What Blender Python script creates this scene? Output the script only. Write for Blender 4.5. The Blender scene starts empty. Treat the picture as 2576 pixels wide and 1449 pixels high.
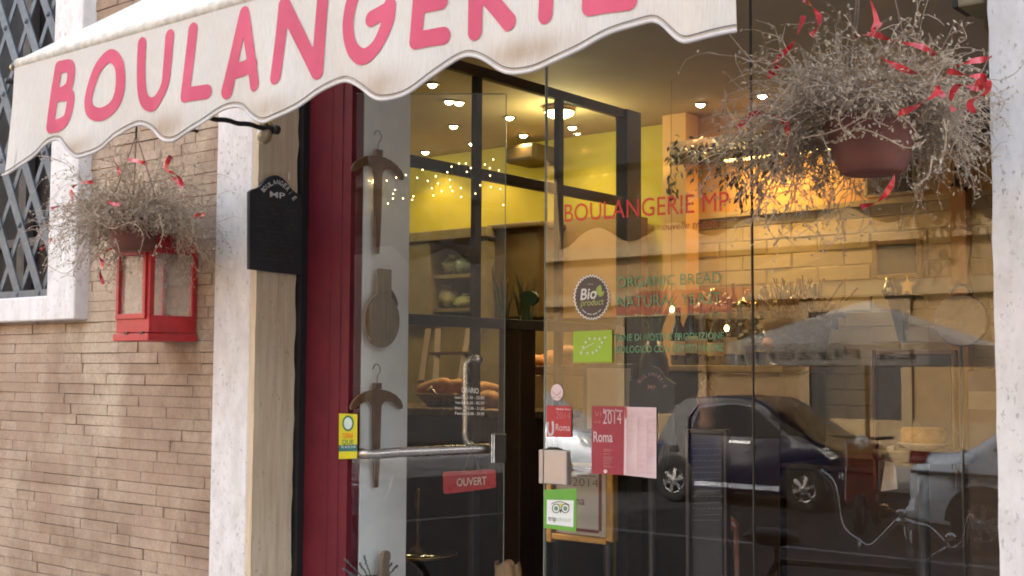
import bpy, bmesh, math, random
from mathutils import Vector, Matrix
random.seed(7)
R_ = math.radians
S = bpy.context.scene
COL = S.collection

# ------------------------------------------------------------------ camera
FPX, YAW, PITCH, ROLL = 3128.2, .682202, .0662444, .00543707
EYE = Vector((0, -2.9, 1.62))
_fw = Vector((-math.sin(YAW)*math.cos(PITCH), math.cos(YAW)*math.cos(PITCH), math.sin(PITCH)))
_r = Vector((math.cos(YAW), math.sin(YAW), 0)); _u = _r.cross(_fw)
_R = math.cos(ROLL)*_r + math.sin(ROLL)*_u
_U = -math.sin(ROLL)*_r + math.cos(ROLL)*_u
cd = bpy.data.cameras.new('camera'); cam = bpy.data.objects.new('camera', cd); COL.objects.link(cam)
cd.sensor_width = 36; cd.lens = 36*FPX/2576; cd.clip_start = .05; cd.clip_end = 500
cam.matrix_world = Matrix(((_R.x,_U.x,-_fw.x,EYE.x),(_R.y,_U.y,-_fw.y,EYE.y),(_R.z,_U.z,-_fw.z,EYE.z),(0,0,0,1)))
S.camera = cam

# ------------------------------------------------------------------ world, sun, exposure
EXPOSURE = 2.9
SUN_EL, SUN_AZ = R_(31), R_(-18)      # azimuth of the light's origin, from +Y clockwise: the sun stands behind the shop
w = bpy.data.worlds.new('World'); S.world = w; w.use_nodes = True
nt = w.node_tree; bg = nt.nodes['Background']
sky = nt.nodes.new('ShaderNodeTexSky'); sky.sky_type = 'NISHITA'; sky.sun_disc = False
sky.sun_elevation = SUN_EL; sky.sun_rotation = SUN_AZ; sky.air_density = 1.2; sky.dust_density = 4.0
hs = nt.nodes.new('ShaderNodeHueSaturation'); hs.inputs['Saturation'].default_value = .5   # high thin overcast
nt.links.new(sky.outputs[0], hs.inputs['Color']); nt.links.new(hs.outputs[0], bg.inputs[0])
bg.inputs[1].default_value = .15
sl = bpy.data.lights.new('sun', 'SUN'); so = bpy.data.objects.new('sun', sl); COL.objects.link(so)
sl.energy = 2.0; sl.angle = R_(.6); sl.color = (1, .95, .86)
_sd = Vector((math.sin(SUN_AZ)*math.cos(SUN_EL), math.cos(SUN_AZ)*math.cos(SUN_EL), math.sin(SUN_EL)))
so.rotation_euler = _sd.to_track_quat('Z', 'Y').to_euler()
vs = S.view_settings; S.display_settings.display_device = 'sRGB'
vs.view_transform = 'Standard'; vs.look = 'None'; vs.gamma = 1; vs.use_curve_mapping = False; vs.exposure = EXPOSURE
S.render.engine = 'CYCLES'
cy = S.cycles; cy.use_denoising = True; cy.max_bounces = 8; cy.transparent_max_bounces = 24
cy.diffuse_bounces = 4; cy.glossy_bounces = 4; cy.sample_clamp_indirect = 4; cy.caustics_reflective = False; cy.filter_width = 1.9

# ------------------------------------------------------------------ pixel (2576-wide photo) -> point on a real plane
def ray(x, y): return _fw + _R*((x-1288)/FPX) - _U*((y-724.5)/FPX)
def PY(x, y, Y): d = ray(x, y); return EYE + d*((Y-EYE.y)/d.y)
def PX(x, y, X): d = ray(x, y); return EYE + d*((X-EYE.x)/d.x)
def PZ(x, y, Z): d = ray(x, y); return EYE + d*((Z-EYE.z)/d.z)
def PP(x, y, p, n): d = ray(x, y); return EYE + d*((p-EYE).dot(n)/d.dot(n))
V = Vector

# ------------------------------------------------------------------ mesh builder
class MB:
    def __init__(s): s.v = []; s.f = []; s.m = []; s.sm = []
    def add(s, vs, fs, mi=0, smooth=False):
        o = len(s.v); s.v += [tuple(q) for q in vs]
        for f in fs: s.f.append(tuple(o+i for i in f)); s.m.append(mi); s.sm.append(smooth)
    def box(s, a, b, mi=0):
        x0,x1=sorted((a[0],b[0])); y0,y1=sorted((a[1],b[1])); z0,z1=sorted((a[2],b[2]))
        s.add([(x0,y0,z0),(x1,y0,z0),(x1,y1,z0),(x0,y1,z0),(x0,y0,z1),(x1,y0,z1),(x1,y1,z1),(x0,y1,z1)],
              [(0,3,2,1),(4,5,6,7),(0,1,5,4),(1,2,6,5),(2,3,7,6),(3,0,4,7)], mi)
    def bar(s, p, q, wx, wy, up=(0,0,1), mi=0):
        p, q = V(p), V(q); d = (q-p).normalized(); a = d.cross(V(up))
        if a.length < 1e-4: a = d.cross(V((1,0,0)))
        a.normalize(); b = a.cross(d); a *= wx/2; b *= wy/2
        s.add([p-a-b,p+a-b,p+a+b,p-a+b,q-a-b,q+a-b,q+a+b,q-a+b],
              [(0,3,2,1),(4,5,6,7),(0,1,5,4),(1,2,6,5),(2,3,7,6),(3,0,4,7)], mi)
    def tube(s, pts, r, n=8, mi=0, smooth=True, cap=True, close=False):
        pts = [V(p) for p in pts]; k = len(pts); rs = r if isinstance(r, (list, tuple)) else [r]*k
        vs_, fs = [], []; ref = None
        for i, p in enumerate(pts):
            t = (pts[(i+1) % k]-pts[i-1]) if close else (pts[min(i+1,k-1)]-pts[max(i-1,0)])
            if t.length < 1e-9: t = V((0,0,1))
            t.normalize()
            if ref is None:
                ref = V((0,0,1)) if abs(t.z) < .9 else V((1,0,0))
            a = ref - t*ref.dot(t)
            if a.length < 1e-5: a = t.orthogonal()
            a.normalize(); ref = a; b = t.cross(a)
            for j in range(n):
                an = 2*math.pi*j/n; vs_.append(p + (a*math.cos(an)+b*math.sin(an))*rs[i])
        for i in range(k if close else k-1):
            i2 = (i+1) % k
            for j in range(n):
                fs.append((i*n+j, i*n+(j+1)%n, i2*n+(j+1)%n, i2*n+j))
        if cap and not close:
            fs.append(tuple(range(n-1,-1,-1))); fs.append(tuple((k-1)*n+j for j in range(n)))
        s.add(vs_, fs, mi, smooth)
    def lathe(s, prof, c, n=24, mi=0, sx=1, sy=1, smooth=True):
        c = V(c); vs_, fs = [], []
        for r, z in prof:
            for j in range(n):
                an = 2*math.pi*j/n; vs_.append((c.x+r*sx*math.cos(an), c.y+r*sy*math.sin(an), c.z+z))
        for i in range(len(prof)-1):
            for j in range(n): fs.append((i*n+j, i*n+(j+1)%n, (i+1)*n+(j+1)%n, (i+1)*n+j))
        fs.append(tuple(range(n-1,-1,-1))); fs.append(tuple((len(prof)-1)*n+j for j in range(n)))
        s.add(vs_, fs, mi, smooth)
    def ball(s, c, r, n=12, mi=0, sc=(1,1,1)):
        c = V(c); m = n//2; vs_ = []; fs = []
        for i in range(m+1):
            t = math.pi*i/m
            for j in range(n):
                p = 2*math.pi*j/n
                vs_.append(c+V((r*sc[0]*math.sin(t)*math.cos(p), r*sc[1]*math.sin(t)*math.sin(p), r*sc[2]*math.cos(t))))
        for i in range(m):
            for j in range(n): fs.append((i*n+j, (i+1)*n+j, (i+1)*n+(j+1)%n, i*n+(j+1)%n))
        s.add(vs_, fs, mi, True)
    def prism(s, pts, off, mi=0):
        pts = [V(p) for p in pts]; off = V(off); k = len(pts)
        s.add(pts+[p+off for p in pts], [tuple(range(k)), tuple(range(2*k-1,k-1,-1))]+[(i,(i+1)%k+0,(i+1)%k+k,i+k)[::-1] for i in range(k)], mi)
    def poly(s, pts, mi=0): s.add(pts, [tuple(range(len(pts)))], mi)
    def strip(s, L, Rr, mi=0, smooth=True):
        k = len(L); s.add(list(L)+list(Rr), [(i,i+1,k+i+1,k+i) for i in range(k-1)], mi, smooth)
    def grid(s, fn, nu, nv, mi=0, smooth=True):
        vs_ = [fn(i/nu, j/nv) for j in range(nv+1) for i in range(nu+1)]
        s.add(vs_, [(j*(nu+1)+i, j*(nu+1)+i+1, (j+1)*(nu+1)+i+1, (j+1)*(nu+1)+i) for j in range(nv) for i in range(nu)], mi, smooth)
    def build(s, name, mats, parent=None, bevel=0, seg=2):
        me = bpy.data.meshes.new(name); me.from_pydata(s.v, [], s.f)
        if not isinstance(mats, (list, tuple)): mats = [mats]
        for m in mats: me.materials.append(m)
        me.polygons.foreach_set('material_index', s.m); me.polygons.foreach_set('use_smooth', s.sm)
        bm = bmesh.new(); bm.from_mesh(me)
        closed = [f for f in bm.faces]
        bmesh.ops.recalc_face_normals(bm, faces=closed); bm.to_mesh(me); bm.free(); me.update()
        o = bpy.data.objects.new(name, me); COL.objects.link(o)
        if parent is not None: adopt(o, parent)
        if bevel:
            b = o.modifiers.new('bevel', 'BEVEL'); b.width = bevel; b.segments = seg; b.limit_method = 'ANGLE'
        return o
def world_loc(o):
    l = o.location.copy(); p = o.parent
    return l
def adopt(o, parent):
    o.parent = parent
    root = parent
    while root.parent is not None: root = root.parent
    if parent is root: o.matrix_parent_inverse = Matrix.Translation(-root.location)
def tag(o, label, cat, group=None, kind=None):
    if label: o['label'] = label
    if cat: o['category'] = cat
    if group: o['group'] = group
    if kind: o['kind'] = kind
    return o
def thing(name, loc, label, cat, group=None):
    o = bpy.data.objects.new(name, None); COL.objects.link(o); o.location = loc; o.empty_display_size = .1
    return tag(o, label, cat, group)
def struct(o): o['kind'] = 'structure'; return o
def copy_tree(o, parent=None):
    c = o.copy(); COL.objects.link(c)
    if parent is not None: c.parent = parent
    for ch in list(o.children): copy_tree(ch, c)
    return c

# ------------------------------------------------------------------ materials
def nodes(name):
    m = bpy.data.materials.new(name); m.use_nodes = True
    return m, m.node_tree, m.node_tree.nodes['Principled BSDF']
def mixc(t, fac, a, b, blend='MIX'):
    n = t.nodes.new('ShaderNodeMix'); n.data_type = 'RGBA'; n.blend_type = blend
    for i, v in ((0, fac), (6, a), (7, b)):
        if hasattr(v, 'is_linked'): t.links.new(v, n.inputs[i])
        else: n.inputs[i].default_value = v if i == 0 else tuple(v)+((1,) if len(v) == 3 else ())
    return n.outputs[2]
def noise(t, scale, detail=4, rough=.6, stretch=None, vec=None):
    n = t.nodes.new('ShaderNodeTexNoise'); n.inputs['Scale'].default_value = scale; n.inputs['Detail'].default_value = detail; n.inputs['Roughness'].default_value = rough
    if vec is None:
        tc = t.nodes.new('ShaderNodeTexCoord'); vec = tc.outputs['Object']
    if stretch:
        mp = t.nodes.new('ShaderNodeMapping'); mp.inputs['Scale'].default_value = stretch; t.links.new(vec, mp.inputs[0]); vec = mp.outputs[0]
    t.links.new(vec, n.inputs['Vector']); return n.outputs['Fac']
def ramp(t, fac, stops):
    n = t.nodes.new('ShaderNodeValToRGB'); t.links.new(fac, n.inputs[0]); e = n.color_ramp.elements
    while len(e) < len(stops): e.new(.5)
    for q, (p, c) in zip(e, stops):
        q.position = p; q.color = (tuple(c)+(1,)) if not isinstance(c, (int, float)) else (c, c, c, 1)
    return n.outputs[0]
def bump(t, b, h, dist=.002, strength=.5):
    n = t.nodes.new('ShaderNodeBump'); n.inputs['Distance'].default_value = dist; n.inputs['Strength'].default_value = strength
    t.links.new(h, n.inputs['Height']); t.links.new(n.outputs[0], b.inputs['Normal'])
_mc = {}
def M(name, c, rough=.6, metal=0, var=.25, scale=12, bmp=0, bscale=60, coat=0, spec=.5):
    if name in _mc: return _mc[name]
    m, t, b = nodes(name)
    n = noise(t, scale); d = tuple(x*(1-var) for x in c); l = tuple(min(1, x*(1+var*.6)) for x in c)
    t.links.new(ramp(t, n, [(.3, d), (.7, l)]), b.inputs['Base Color'])
    b.inputs['Metallic'].default_value = metal; b.inputs['Specular IOR Level'].default_value = spec
    r = ramp(t, noise(t, scale*2.3), [(.3, max(0, rough-.08)), (.7, min(1, rough+.1))]); t.links.new(r, b.inputs['Roughness'])
    if coat: b.inputs['Coat Weight'].default_value = coat; b.inputs['Coat Roughness'].default_value = .05
    if bmp: bump(t, b, noise(t, bscale), bmp, .6)
    _mc[name] = m; return m
def EM(name, c, s):
    if name in _mc: return _mc[name]
    m, t, b = nodes(name); b.inputs['Base Color'].default_value = (*c, 1)
    b.inputs['Emission Color'].default_value = (*c, 1); b.inputs['Emission Strength'].default_value = s
    _mc[name] = m; return m
def thin_glass(name, ior=1.5, tint=(.96, .98, .96), gain=1.8):
    m = bpy.data.materials.new(name); m.use_nodes = True; t = m.node_tree
    for n in list(t.nodes):
        if n.type != 'OUTPUT_MATERIAL': t.nodes.remove(n)
    out = t.nodes['Material Output']; tr = t.nodes.new('ShaderNodeBsdfTransparent'); tr.inputs[0].default_value = (*tint, 1)
    gl = t.nodes.new('ShaderNodeBsdfGlossy'); gl.inputs['Roughness'].default_value = .0
    # Schlick on the facing angle: symmetric on both sides of a single sheet
    ge = t.nodes.new('ShaderNodeNewGeometry')
    dt = t.nodes.new('ShaderNodeVectorMath'); dt.operation = 'DOT_PRODUCT'
    t.links.new(ge.outputs['Normal'], dt.inputs[0]); t.links.new(ge.outputs['Incoming'], dt.inputs[1])
    ab = t.nodes.new('ShaderNodeMath'); ab.operation = 'ABSOLUTE'; t.links.new(dt.outputs['Value'], ab.inputs[0])
    om = t.nodes.new('ShaderNodeMath'); om.operation = 'SUBTRACT'; om.inputs[0].default_value = 1; t.links.new(ab.outputs[0], om.inputs[1])
    pw = t.nodes.new('ShaderNodeMath'); pw.operation = 'POWER'; t.links.new(om.outputs[0], pw.inputs[0]); pw.inputs[1].default_value = 5
    f0 = ((ior-1)/(ior+1))**2*gain
    ma = t.nodes.new('ShaderNodeMath'); ma.operation = 'MULTIPLY_ADD'; t.links.new(pw.outputs[0], ma.inputs[0]); ma.inputs[1].default_value = 1-f0; ma.inputs[2].default_value = f0
    mx = t.nodes.new('ShaderNodeMixShader'); t.links.new(ma.outputs[0], mx.inputs[0]); t.links.new(tr.outputs[0], mx.inputs[1]); t.links.new(gl.outputs[0], mx.inputs[2])
    t.links.new(mx.outputs[0], out.inputs[0]); return m

GLASS = thin_glass('window_glass', 1.5, gain=2.0)
GLASS2 = thin_glass('partition_glass', 1.45, gain=1.0)
WHITEPAINT = M('white_plaster', (.90, .88, .86), .7, var=.12, scale=4, bmp=.001)
BLACKFR = M('black_iron_frame', (.035, .03, .027), .45, var=.3)
DARKWOOD = M('dark_wood', (.035, .017, .012), .4, var=.4, scale=8)
def wood_mat(name, a, b_, sc=(60, 60, 3), rough=.5):
    m, t, b = nodes(name); g = noise(t, 1, 6, .6, sc); c = ramp(t, g, [(.32, a), (.5, tuple((x+y)/2 for x, y in zip(a, b_))), (.7, b_)])
    c = mixc(t, ramp(t, noise(t, 9, 4), [(.4, 0), (.75, .5)]), c, tuple(x*.6 for x in a)); t.links.new(c, b.inputs['Base Color']); b.inputs['Roughness'].default_value = rough; bump(t, b, g, .001, .4); return m
WOOD = wood_mat('brown_wood', (.11, .05, .024), (.22, .11, .055))
PALEWOOD = wood_mat('pale_worn_wood', (.19, .13, .085), (.34, .25, .165), rough=.7)
STEEL = M('brushed_steel', (.46, .42, .38), .28, 1, var=.12)
CHROME = M('chrome', (.8, .8, .82), .08, 1, var=.05)
BRASS = M('brass', (.55, .38, .12), .3, 1, var=.2)
RUBBER = M('tyre_rubber', (.02, .02, .02), .8)
REDPAINT = M('red_lantern_paint', (.47, .024, .030), .42, var=.22, scale=16, bmp=.0006, bscale=70)
CHALK = M('chalk_writing', (.8, .78, .74), .9, var=.2)
SLATE = M('blackboard_paint', (.022, .022, .024), .62, var=.35, scale=6)

# travertine: horizontal/vertical bedding, pits
def travertine(name, base, dark, streak=(3, 3, .5), pit=.6):
    m, t, b = nodes(name)
    s1 = noise(t, 9, 6, .65, streak); c = ramp(t, s1, [(.3, dark), (.62, base)])
    s2 = noise(t, 2.2, 3, .5); c = mixc(t, ramp(t, s2, [(.42, 0), (.75, .35)]), c, tuple(x*.72 for x in base))
    pits = noise(t, 78, 6, .75, (1, 1, .6)); pm = ramp(t, pits, [(.585, 0), (.65, pit)]); lo_ = ramp(t, noise(t, 7, 4, .6), [(.38, .12), (.68, 1)]); ml = t.nodes.new('ShaderNodeMath'); ml.operation = 'MULTIPLY'; t.links.new(pm, ml.inputs[0]); t.links.new(lo_, ml.inputs[1]); pm = ml.outputs[0]
    c = mixc(t, pm, c, tuple(x*.28 for x in dark))
    t.links.new(c, b.inputs['Base Color']); b.inputs['Roughness'].default_value = .75
    inv = t.nodes.new('ShaderNodeMath'); inv.operation = 'SUBTRACT'; inv.inputs[0].default_value = 1; t.links.new(pm, inv.inputs[1])
    bump(t, b, inv.outputs[0], .004, .8); return m
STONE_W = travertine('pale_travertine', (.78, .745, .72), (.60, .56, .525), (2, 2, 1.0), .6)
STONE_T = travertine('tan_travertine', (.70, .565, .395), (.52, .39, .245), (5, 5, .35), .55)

def brick_mat():
    m, t, b = nodes('thin_facing_brick')
    ge = t.nodes.new('ShaderNodeNewGeometry')
    c = ramp(t, ge.outputs['Random Per Island'], [(0, (.35, .24, .160)), (.3, (.405, .285, .195)), (.55, (.43, .31, .215)), (.8, (.37, .25, .17)), (1, (.45, .33, .235))])
    big = noise(t, 2.4, 5, .6, (1, 1, .5)); c = mixc(t, ramp(t, big, [(.44, 0), (.64, .7)]), c, (.63, .51, .375))
    big2 = noise(t, 3.4, 6, .7, (1, 1, .7)); c = mixc(t, ramp(t, big2, [(.46, 0), (.68, .75)]), c, (.225, .14, .085))
    fine = noise(t, 70, 5, .7); c = mixc(t, ramp(t, fine, [(.3, .45), (.62, 0)]), c, (.20, .13, .09))
    t.links.new(c, b.inputs['Base Color']); b.inputs['Roughness'].default_value = .85
    bump(t, b, noise(t, 110, 5, .7), .003, .7); return m
BRICK = brick_mat()
MORTAR = M('dark_mortar', (.21, .15, .10), .95, var=.4, scale=30)

# ------------------------------------------------------------------ text and stroke lettering
_tc = {}
def text2d(s, bold=0.0):
    k = (s, bold)
    if k in _tc: return _tc[k]
    cu = bpy.data.curves.new('t', 'FONT'); cu.body = s; cu.size = 1; cu.offset = bold; cu.resolution_u = 3
    o = bpy.data.objects.new('t', cu); COL.objects.link(o)
    dg = bpy.context.evaluated_depsgraph_get(); dg.update(); me = bpy.data.meshes.new_from_object(o.evaluated_get(dg))
    vs_ = [(v.co.x, v.co.y) for v in me.vertices]; fs = [tuple(p.vertices) for p in me.polygons]
    bpy.data.objects.remove(o); bpy.data.curves.remove(cu); bpy.data.meshes.remove(me)
    _tc[k] = (vs_, fs); return _tc[k]
CAPH = .729
def text_at(mb, s, O, ex, ey, mi=0, bold=0.0, fit=None, shear=0):
    """ex: vector for one unit of width (or the whole width when fit), ey: cap height vector."""
    vs_, fs = text2d(s, bold)
    if not vs_: return
    x0 = min(a for a, b in vs_); x1 = max(a for a, b in vs_); O = V(O); ex = V(ex); ey = V(ey)
    sc = 1/(x1-x0) if fit else 1
    off = x0 if fit else 0
    mb.add([O + ex*((x-off)*sc + shear*y*sc) + ey*(y/CAPH) for x, y in vs_], fs, mi)
def text_px(mb, s, pl, pr, hpx, plane, mi=0, bold=0.0, shear=0):
    a = plane(*pl); b = plane(*pr); c = plane(pl[0], pl[1]-hpx)
    text_at(mb, s, a, b-a, c-a, mi, bold, True, shear)
def smooth_line(p, n=8, closed=False):
    k = len(p); out = []
    for i in range(k if closed else k-1):
        g = (lambda j: p[j % k]) if closed else (lambda j: p[max(0, min(k-1, j))])
        a, b, c, d = g(i-1), g(i), g(i+1), g(i+2)
        for q in range(n):
            t = q/n
            out.append(tuple(.5*((2*b[e])+(-a[e]+c[e])*t+(2*a[e]-5*b[e]+4*c[e]-d[e])*t*t+(-a[e]+3*b[e]-3*c[e]+d[e])*t**3) for e in range(len(b))))
    if not closed: out.append(tuple(p[-1]))
    return out
def strokes_mesh(mb, lines, w, mapf, step, mi=0):
    """Union of round-capped strokes as one flat mesh (marching squares on the distance field)."""
    segs = [(a, b) for l in lines for a, b in zip(l[:-1], l[1:])]
    xs = [p[0] for l in lines for p in l]; ys = [p[1] for l in lines for p in l]
    x0, y0 = min(xs)-w, min(ys)-w; nx = int((max(xs)+w-x0)/step)+2; ny = int((max(ys)+w-y0)/step)+2
    def sd(x, y):
        m = 1e9
        for (ax, ay), (bx, by) in segs:
            dx, dy = bx-ax, by-ay; L = dx*dx+dy*dy
            t = 0 if L == 0 else max(0, min(1, ((x-ax)*dx+(y-ay)*dy)/L))
            q = (x-ax-dx*t)**2+(y-ay-dy*t)**2
            if q < m: m = q
        return math.sqrt(m)-w/2
    F = [[sd(x0+i*step, y0+j*step) for i in range(nx+1)] for j in range(ny+1)]
    vid = {}; vs_ = []; fs = []
    def vert(key, x, y):
        if key not in vid: vid[key] = len(vs_); vs_.append(mapf(x, y))
        return vid[key]
    for j in range(ny):
        for i in range(nx):
            cs = [(i, j), (i+1, j), (i+1, j+1), (i, j+1)]; vals = [F[b][a] for a, b in cs]
            if min(vals) >= 0: continue
            poly = []
            for k in range(4):
                (a, b), (c, d) = cs[k], cs[(k+1) % 4]; fa, fb = vals[k], vals[(k+1) % 4]
                if fa < 0: poly.append(vert((a, b), x0+a*step, y0+b*step))
                if (fa < 0) != (fb < 0):
                    t = fa/(fa-fb); key = tuple(sorted(((a, b), (c, d))))
                    poly.append(vert(key, x0+(a+(c-a)*t)*step, y0+(b+(d-b)*t)*step))
            if len(poly) > 2: fs.append(tuple(poly))
    mb.add(vs_, fs, mi)

# ================================================================== the ground and the street (setting)
FLOORZ = .17
def ground_mat(name, c, sc, var=.35, bd=.004):
    m, t, b = nodes(name)
    a = ramp(t, noise(t, sc, 6, .7), [(.3, tuple(x*(1-var) for x in c)), (.7, tuple(x*(1+var) for x in c))])
    a = mixc(t, ramp(t, noise(t, sc*.05, 4), [(.4, 0), (.7, .4)]), a, tuple(x*.6 for x in c))
    t.links.new(a, b.inputs['Base Color']); b.inputs['Roughness'].default_value = .85
    bump(t, b, noise(t, sc*2, 4), bd, .6); return m
ASPH = ground_mat('asphalt', (.034, .032, .033), 40)
PAVE = ground_mat('grey_paving', (.30, .285, .27), 12)
mb = MB(); mb.box((-60, -13.4, -.42), (60, -3.6, -.12)); o = mb.build('road', ASPH); struct(o)
mb = MB(); mb.box((-60, -3.45, -.3), (60, -.05, 0)); o = mb.build('pavement', PAVE); struct(o)
mb = MB(); mb.box((-60, -18, -.3), (60, -13.4, .02)); o = mb.build('pavement', PAVE); struct(o)
mb = MB(); mb.box((-60, -3.6, -.35), (60, -3.45, .01)); o = mb.build('kerb', M('kerb_stone', (.30, .29, .28), .8), bevel=.015); struct(o)
mb = MB()
mb.box((-30, -8.62, -.119), (30, -8.5, -.116)); o = mb.build('road_line', M('worn_white_line', (.22, .22, .22), .8, var=.4)); struct(o)

# ================================================================== brick facade left of the shop
WY = -.20                                   # brick face
mb = MB()
# backing wall, butted round the window opening and the shop opening
WX0, WXR = -12.0, PY(535, 900, -.22).x - .004
wi = PY(140, 745, -.22)                      # inner lower right corner of the window opening
wo = PY(185, 803, -.26)
OPX, OPZ = wo.x - .02, wo.z + .02
mb.box((WX0, WY+.012, 0), (WXR, 0.35, OPZ)); mb.box((OPX, WY+.012, OPZ), (WXR, .35, 5.4)); mb.box((WX0, WY+.012, OPZ), (OPX-1.5, .35, 5.4))
mb.box((OPX-1.5, WY+.012, 4.1), (OPX, .35, 5.4))
# bricks
bh, bl = .0395, .247
z = .02; row = 0
rg = random.Random(3)
while z < 3.7:
    x = -6.6 - rg.random()*bl
    while x < WXR:
        L = bl*rg.choice((1, 1, 1, .5)) + rg.uniform(-.004, .004); x1 = min(x+L-.0012, WXR)
        zc = z+bh/2
        inwin = zc > OPZ-.003 and zc < 4.1 and x < OPX and x1 > OPX-1.5
        if inwin and x1 > OPX+.03: x = OPX+.001; inwin = False
        if x1-x > .012 and not inwin:
            d = rg.uniform(-.0024, .0024); tl = rg.uniform(-.0016, .0016); tz = rg.uniform(-.0012, .0012); g = rg.choice((.0004, .0006, .0009, .0016, .0026))
            y = WY + d
            vs_ = [(x, y-tl+tz, z), (x1, y+tl+tz, z), (x1, y+tl-tz, z+bh-g), (x, y-tl-tz, z+bh-g)]
            cx = .0016
            vs2 = [(x-.0, WY+.02, z), (x1, WY+.02, z), (x1, WY+.02, z+bh-g), (x, WY+.02, z+bh-g)]
            mb.add([(vs_[0][0]+cx, vs_[0][1], vs_[0][2]+cx), (vs_[1][0]-cx, vs_[1][1], vs_[1][2]+cx), (vs_[2][0]-cx, vs_[2][1], vs_[2][2]-cx), (vs_[3][0]+cx, vs_[3][1], vs_[3][2]-cx)]
                   + [(p[0], p[1]+.0016, p[2]) for p in vs_] + vs2,
                   [(0,1,2,3), (0,4,5,1), (1,5,6,2), (2,6,7,3), (3,7,4,0), (4,8,9,5), (5,9,10,6), (6,10,11,7), (7,11,8,4)], 1)
        x = x1 + .0012
    z += bh; row += 1
brick_wall = mb.build('brick_wall', [MORTAR, BRICK]); tag(brick_wall, 'tan thin brick facade wall with stained courses left of the shop', 'wall')

# stone surround, shutter guide, red frame, lintel
XR = PY(640, 900, -.22).x                    # reveal plane
sp = thing('stone_pilaster', (XR-.1, -.1, 0), 'pale travertine door jamb with tan inner face, between brick wall and red frame', 'pilaster')
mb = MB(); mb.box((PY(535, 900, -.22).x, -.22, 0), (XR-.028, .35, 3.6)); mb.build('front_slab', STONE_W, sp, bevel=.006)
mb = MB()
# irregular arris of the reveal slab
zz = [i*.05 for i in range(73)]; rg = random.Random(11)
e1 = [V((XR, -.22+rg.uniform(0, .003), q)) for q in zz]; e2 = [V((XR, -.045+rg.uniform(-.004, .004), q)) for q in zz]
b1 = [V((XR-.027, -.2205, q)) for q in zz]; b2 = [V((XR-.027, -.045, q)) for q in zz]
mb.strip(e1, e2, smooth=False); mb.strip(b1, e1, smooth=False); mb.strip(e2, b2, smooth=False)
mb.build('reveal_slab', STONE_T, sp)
mb = MB(); mb.box((XR-.027, -.04, 0), (XR+.022, .3, 3.6)); o = mb.build('shutter_guide', M('black_shutter_guide', (.012, .012, .014), .5), sp)

XR2 = PY(2503, 900, -.22).x
sp2 = thing('stone_pilaster', (XR2+.2, -.1, 0), 'pitted pale travertine pillar at the right edge beside the shop window', 'pilaster')
mb = MB()
e1 = [V((XR2+rg.uniform(-.002, .002), -.22, q)) for q in zz]; e2 = [V((XR2+.8, -.22, q)) for q in zz]; e3 = [V((XR2, .3, q)) for q in zz]
mb.strip(e1, e2, smooth=False); mb.strip(e3, e1, smooth=False); mb.build('front_slab', STONE_W, sp2)
mb = MB(); mb.box((XR2-.05, -.03, 0), (XR2-.002, .02, 3.6)); mb.build('shutter_guide', M('blue_black_steel', (.02, .024, .045), .5), sp2)
mb = MB(); mb.box((XR-.02, -.2, 3.0), (XR2+.8, .35, 5.4)); o = mb.build('lintel_wall', STONE_W); tag(o, 'plain pale stone lintel above the shop front, hidden by the awning', 'lintel')
mb = MB(); mb.box((WX0, -.1, 5.4), (8, 3.2, 9.5)); o = mb.build('upper_facade', M('ochre_stucco', (.42, .29, .17), .85)); tag(o, 'ochre stucco upper storeys above the bakery', 'building')
mb = MB(); mb.box((XR2+.8, -.2, 0), (8, .3, 5.4)); o = mb.build('facade_wall', M('ochre_stucco', (.42, .29, .17), .85)); tag(o, 'ochre stucco wall beyond the right stone pillar', 'wall')

# red frame: folded steel section
RED = M('burgundy_paint', (.135, .010, .020), .55, var=.2, scale=7, spec=.35, bmp=.0006, bscale=90)
xa, xb = XR+.022, PY(880, 900, 0).x
fr = thing('red_door_frame', (xa, 0, 0), 'tall burgundy painted steel door frame beside the white panel', 'door frame')
mb = MB(); wdt = xb-xa
prof = [(xa, -.012), (xa+wdt*.56, -.012), (xa+wdt*.565, -.0095), (xa+wdt*.80, -.0095), (xa+wdt*.81, -.005), (xb, -.005), (xb, .05), (xa, .05)]
mb.prism([(a, b, 0) for a, b in prof], (0, 0, 2.98)); mb.build('frame_profile', RED, fr)

# ================================================================== barred window at far left
gw = thing('barred_window', (wi.x-.6, WY, wi.z), 'white stone framed window behind grey diamond security grille', 'window')
mb = MB(); fy = -.26
ow, wl = wo.x-wi.x, wi.x-2.0
mb.box((wi.x, fy, wi.z-(wi.z-wo.z)), (wo.x, -.05, 4.1)); mb.box((wl, fy+.002, wo.z), (wi.x, -.05, wi.z))
mb.build('stone_frame', STONE_W, gw, bevel=.006)
GRILL = M('grey_blue_grille_paint', (.085, .10, .118), .5, var=.25, scale=20)
mb = MB(); kb = MB()
gy = -.215
k0 = PY(111, 560, gy); k1 = PY(56, 568, gy); k2 = PY(107, 737, gy); dx = k0.x-k1.x; dz = k0.z-k2.z
gx1, gz0, gz1 = wi.x-.005, wi.z+.012, 3.9
def clip_bar(p, q):
    pts = []
    t0, t1 = 0, 1
    d = q-p
    for c, lo, hi in ((0, wl, gx1), (2, gz0, gz1)):
        if abs(d[c]) > 1e-9:
            a, b = (lo-p[c])/d[c], (hi-p[c])/d[c]
            if a > b: a, b = b, a
            t0, t1 = max(t0, a), min(t1, b)
    return (p+d*t0, p+d*t1) if t1 > t0 else None
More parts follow.
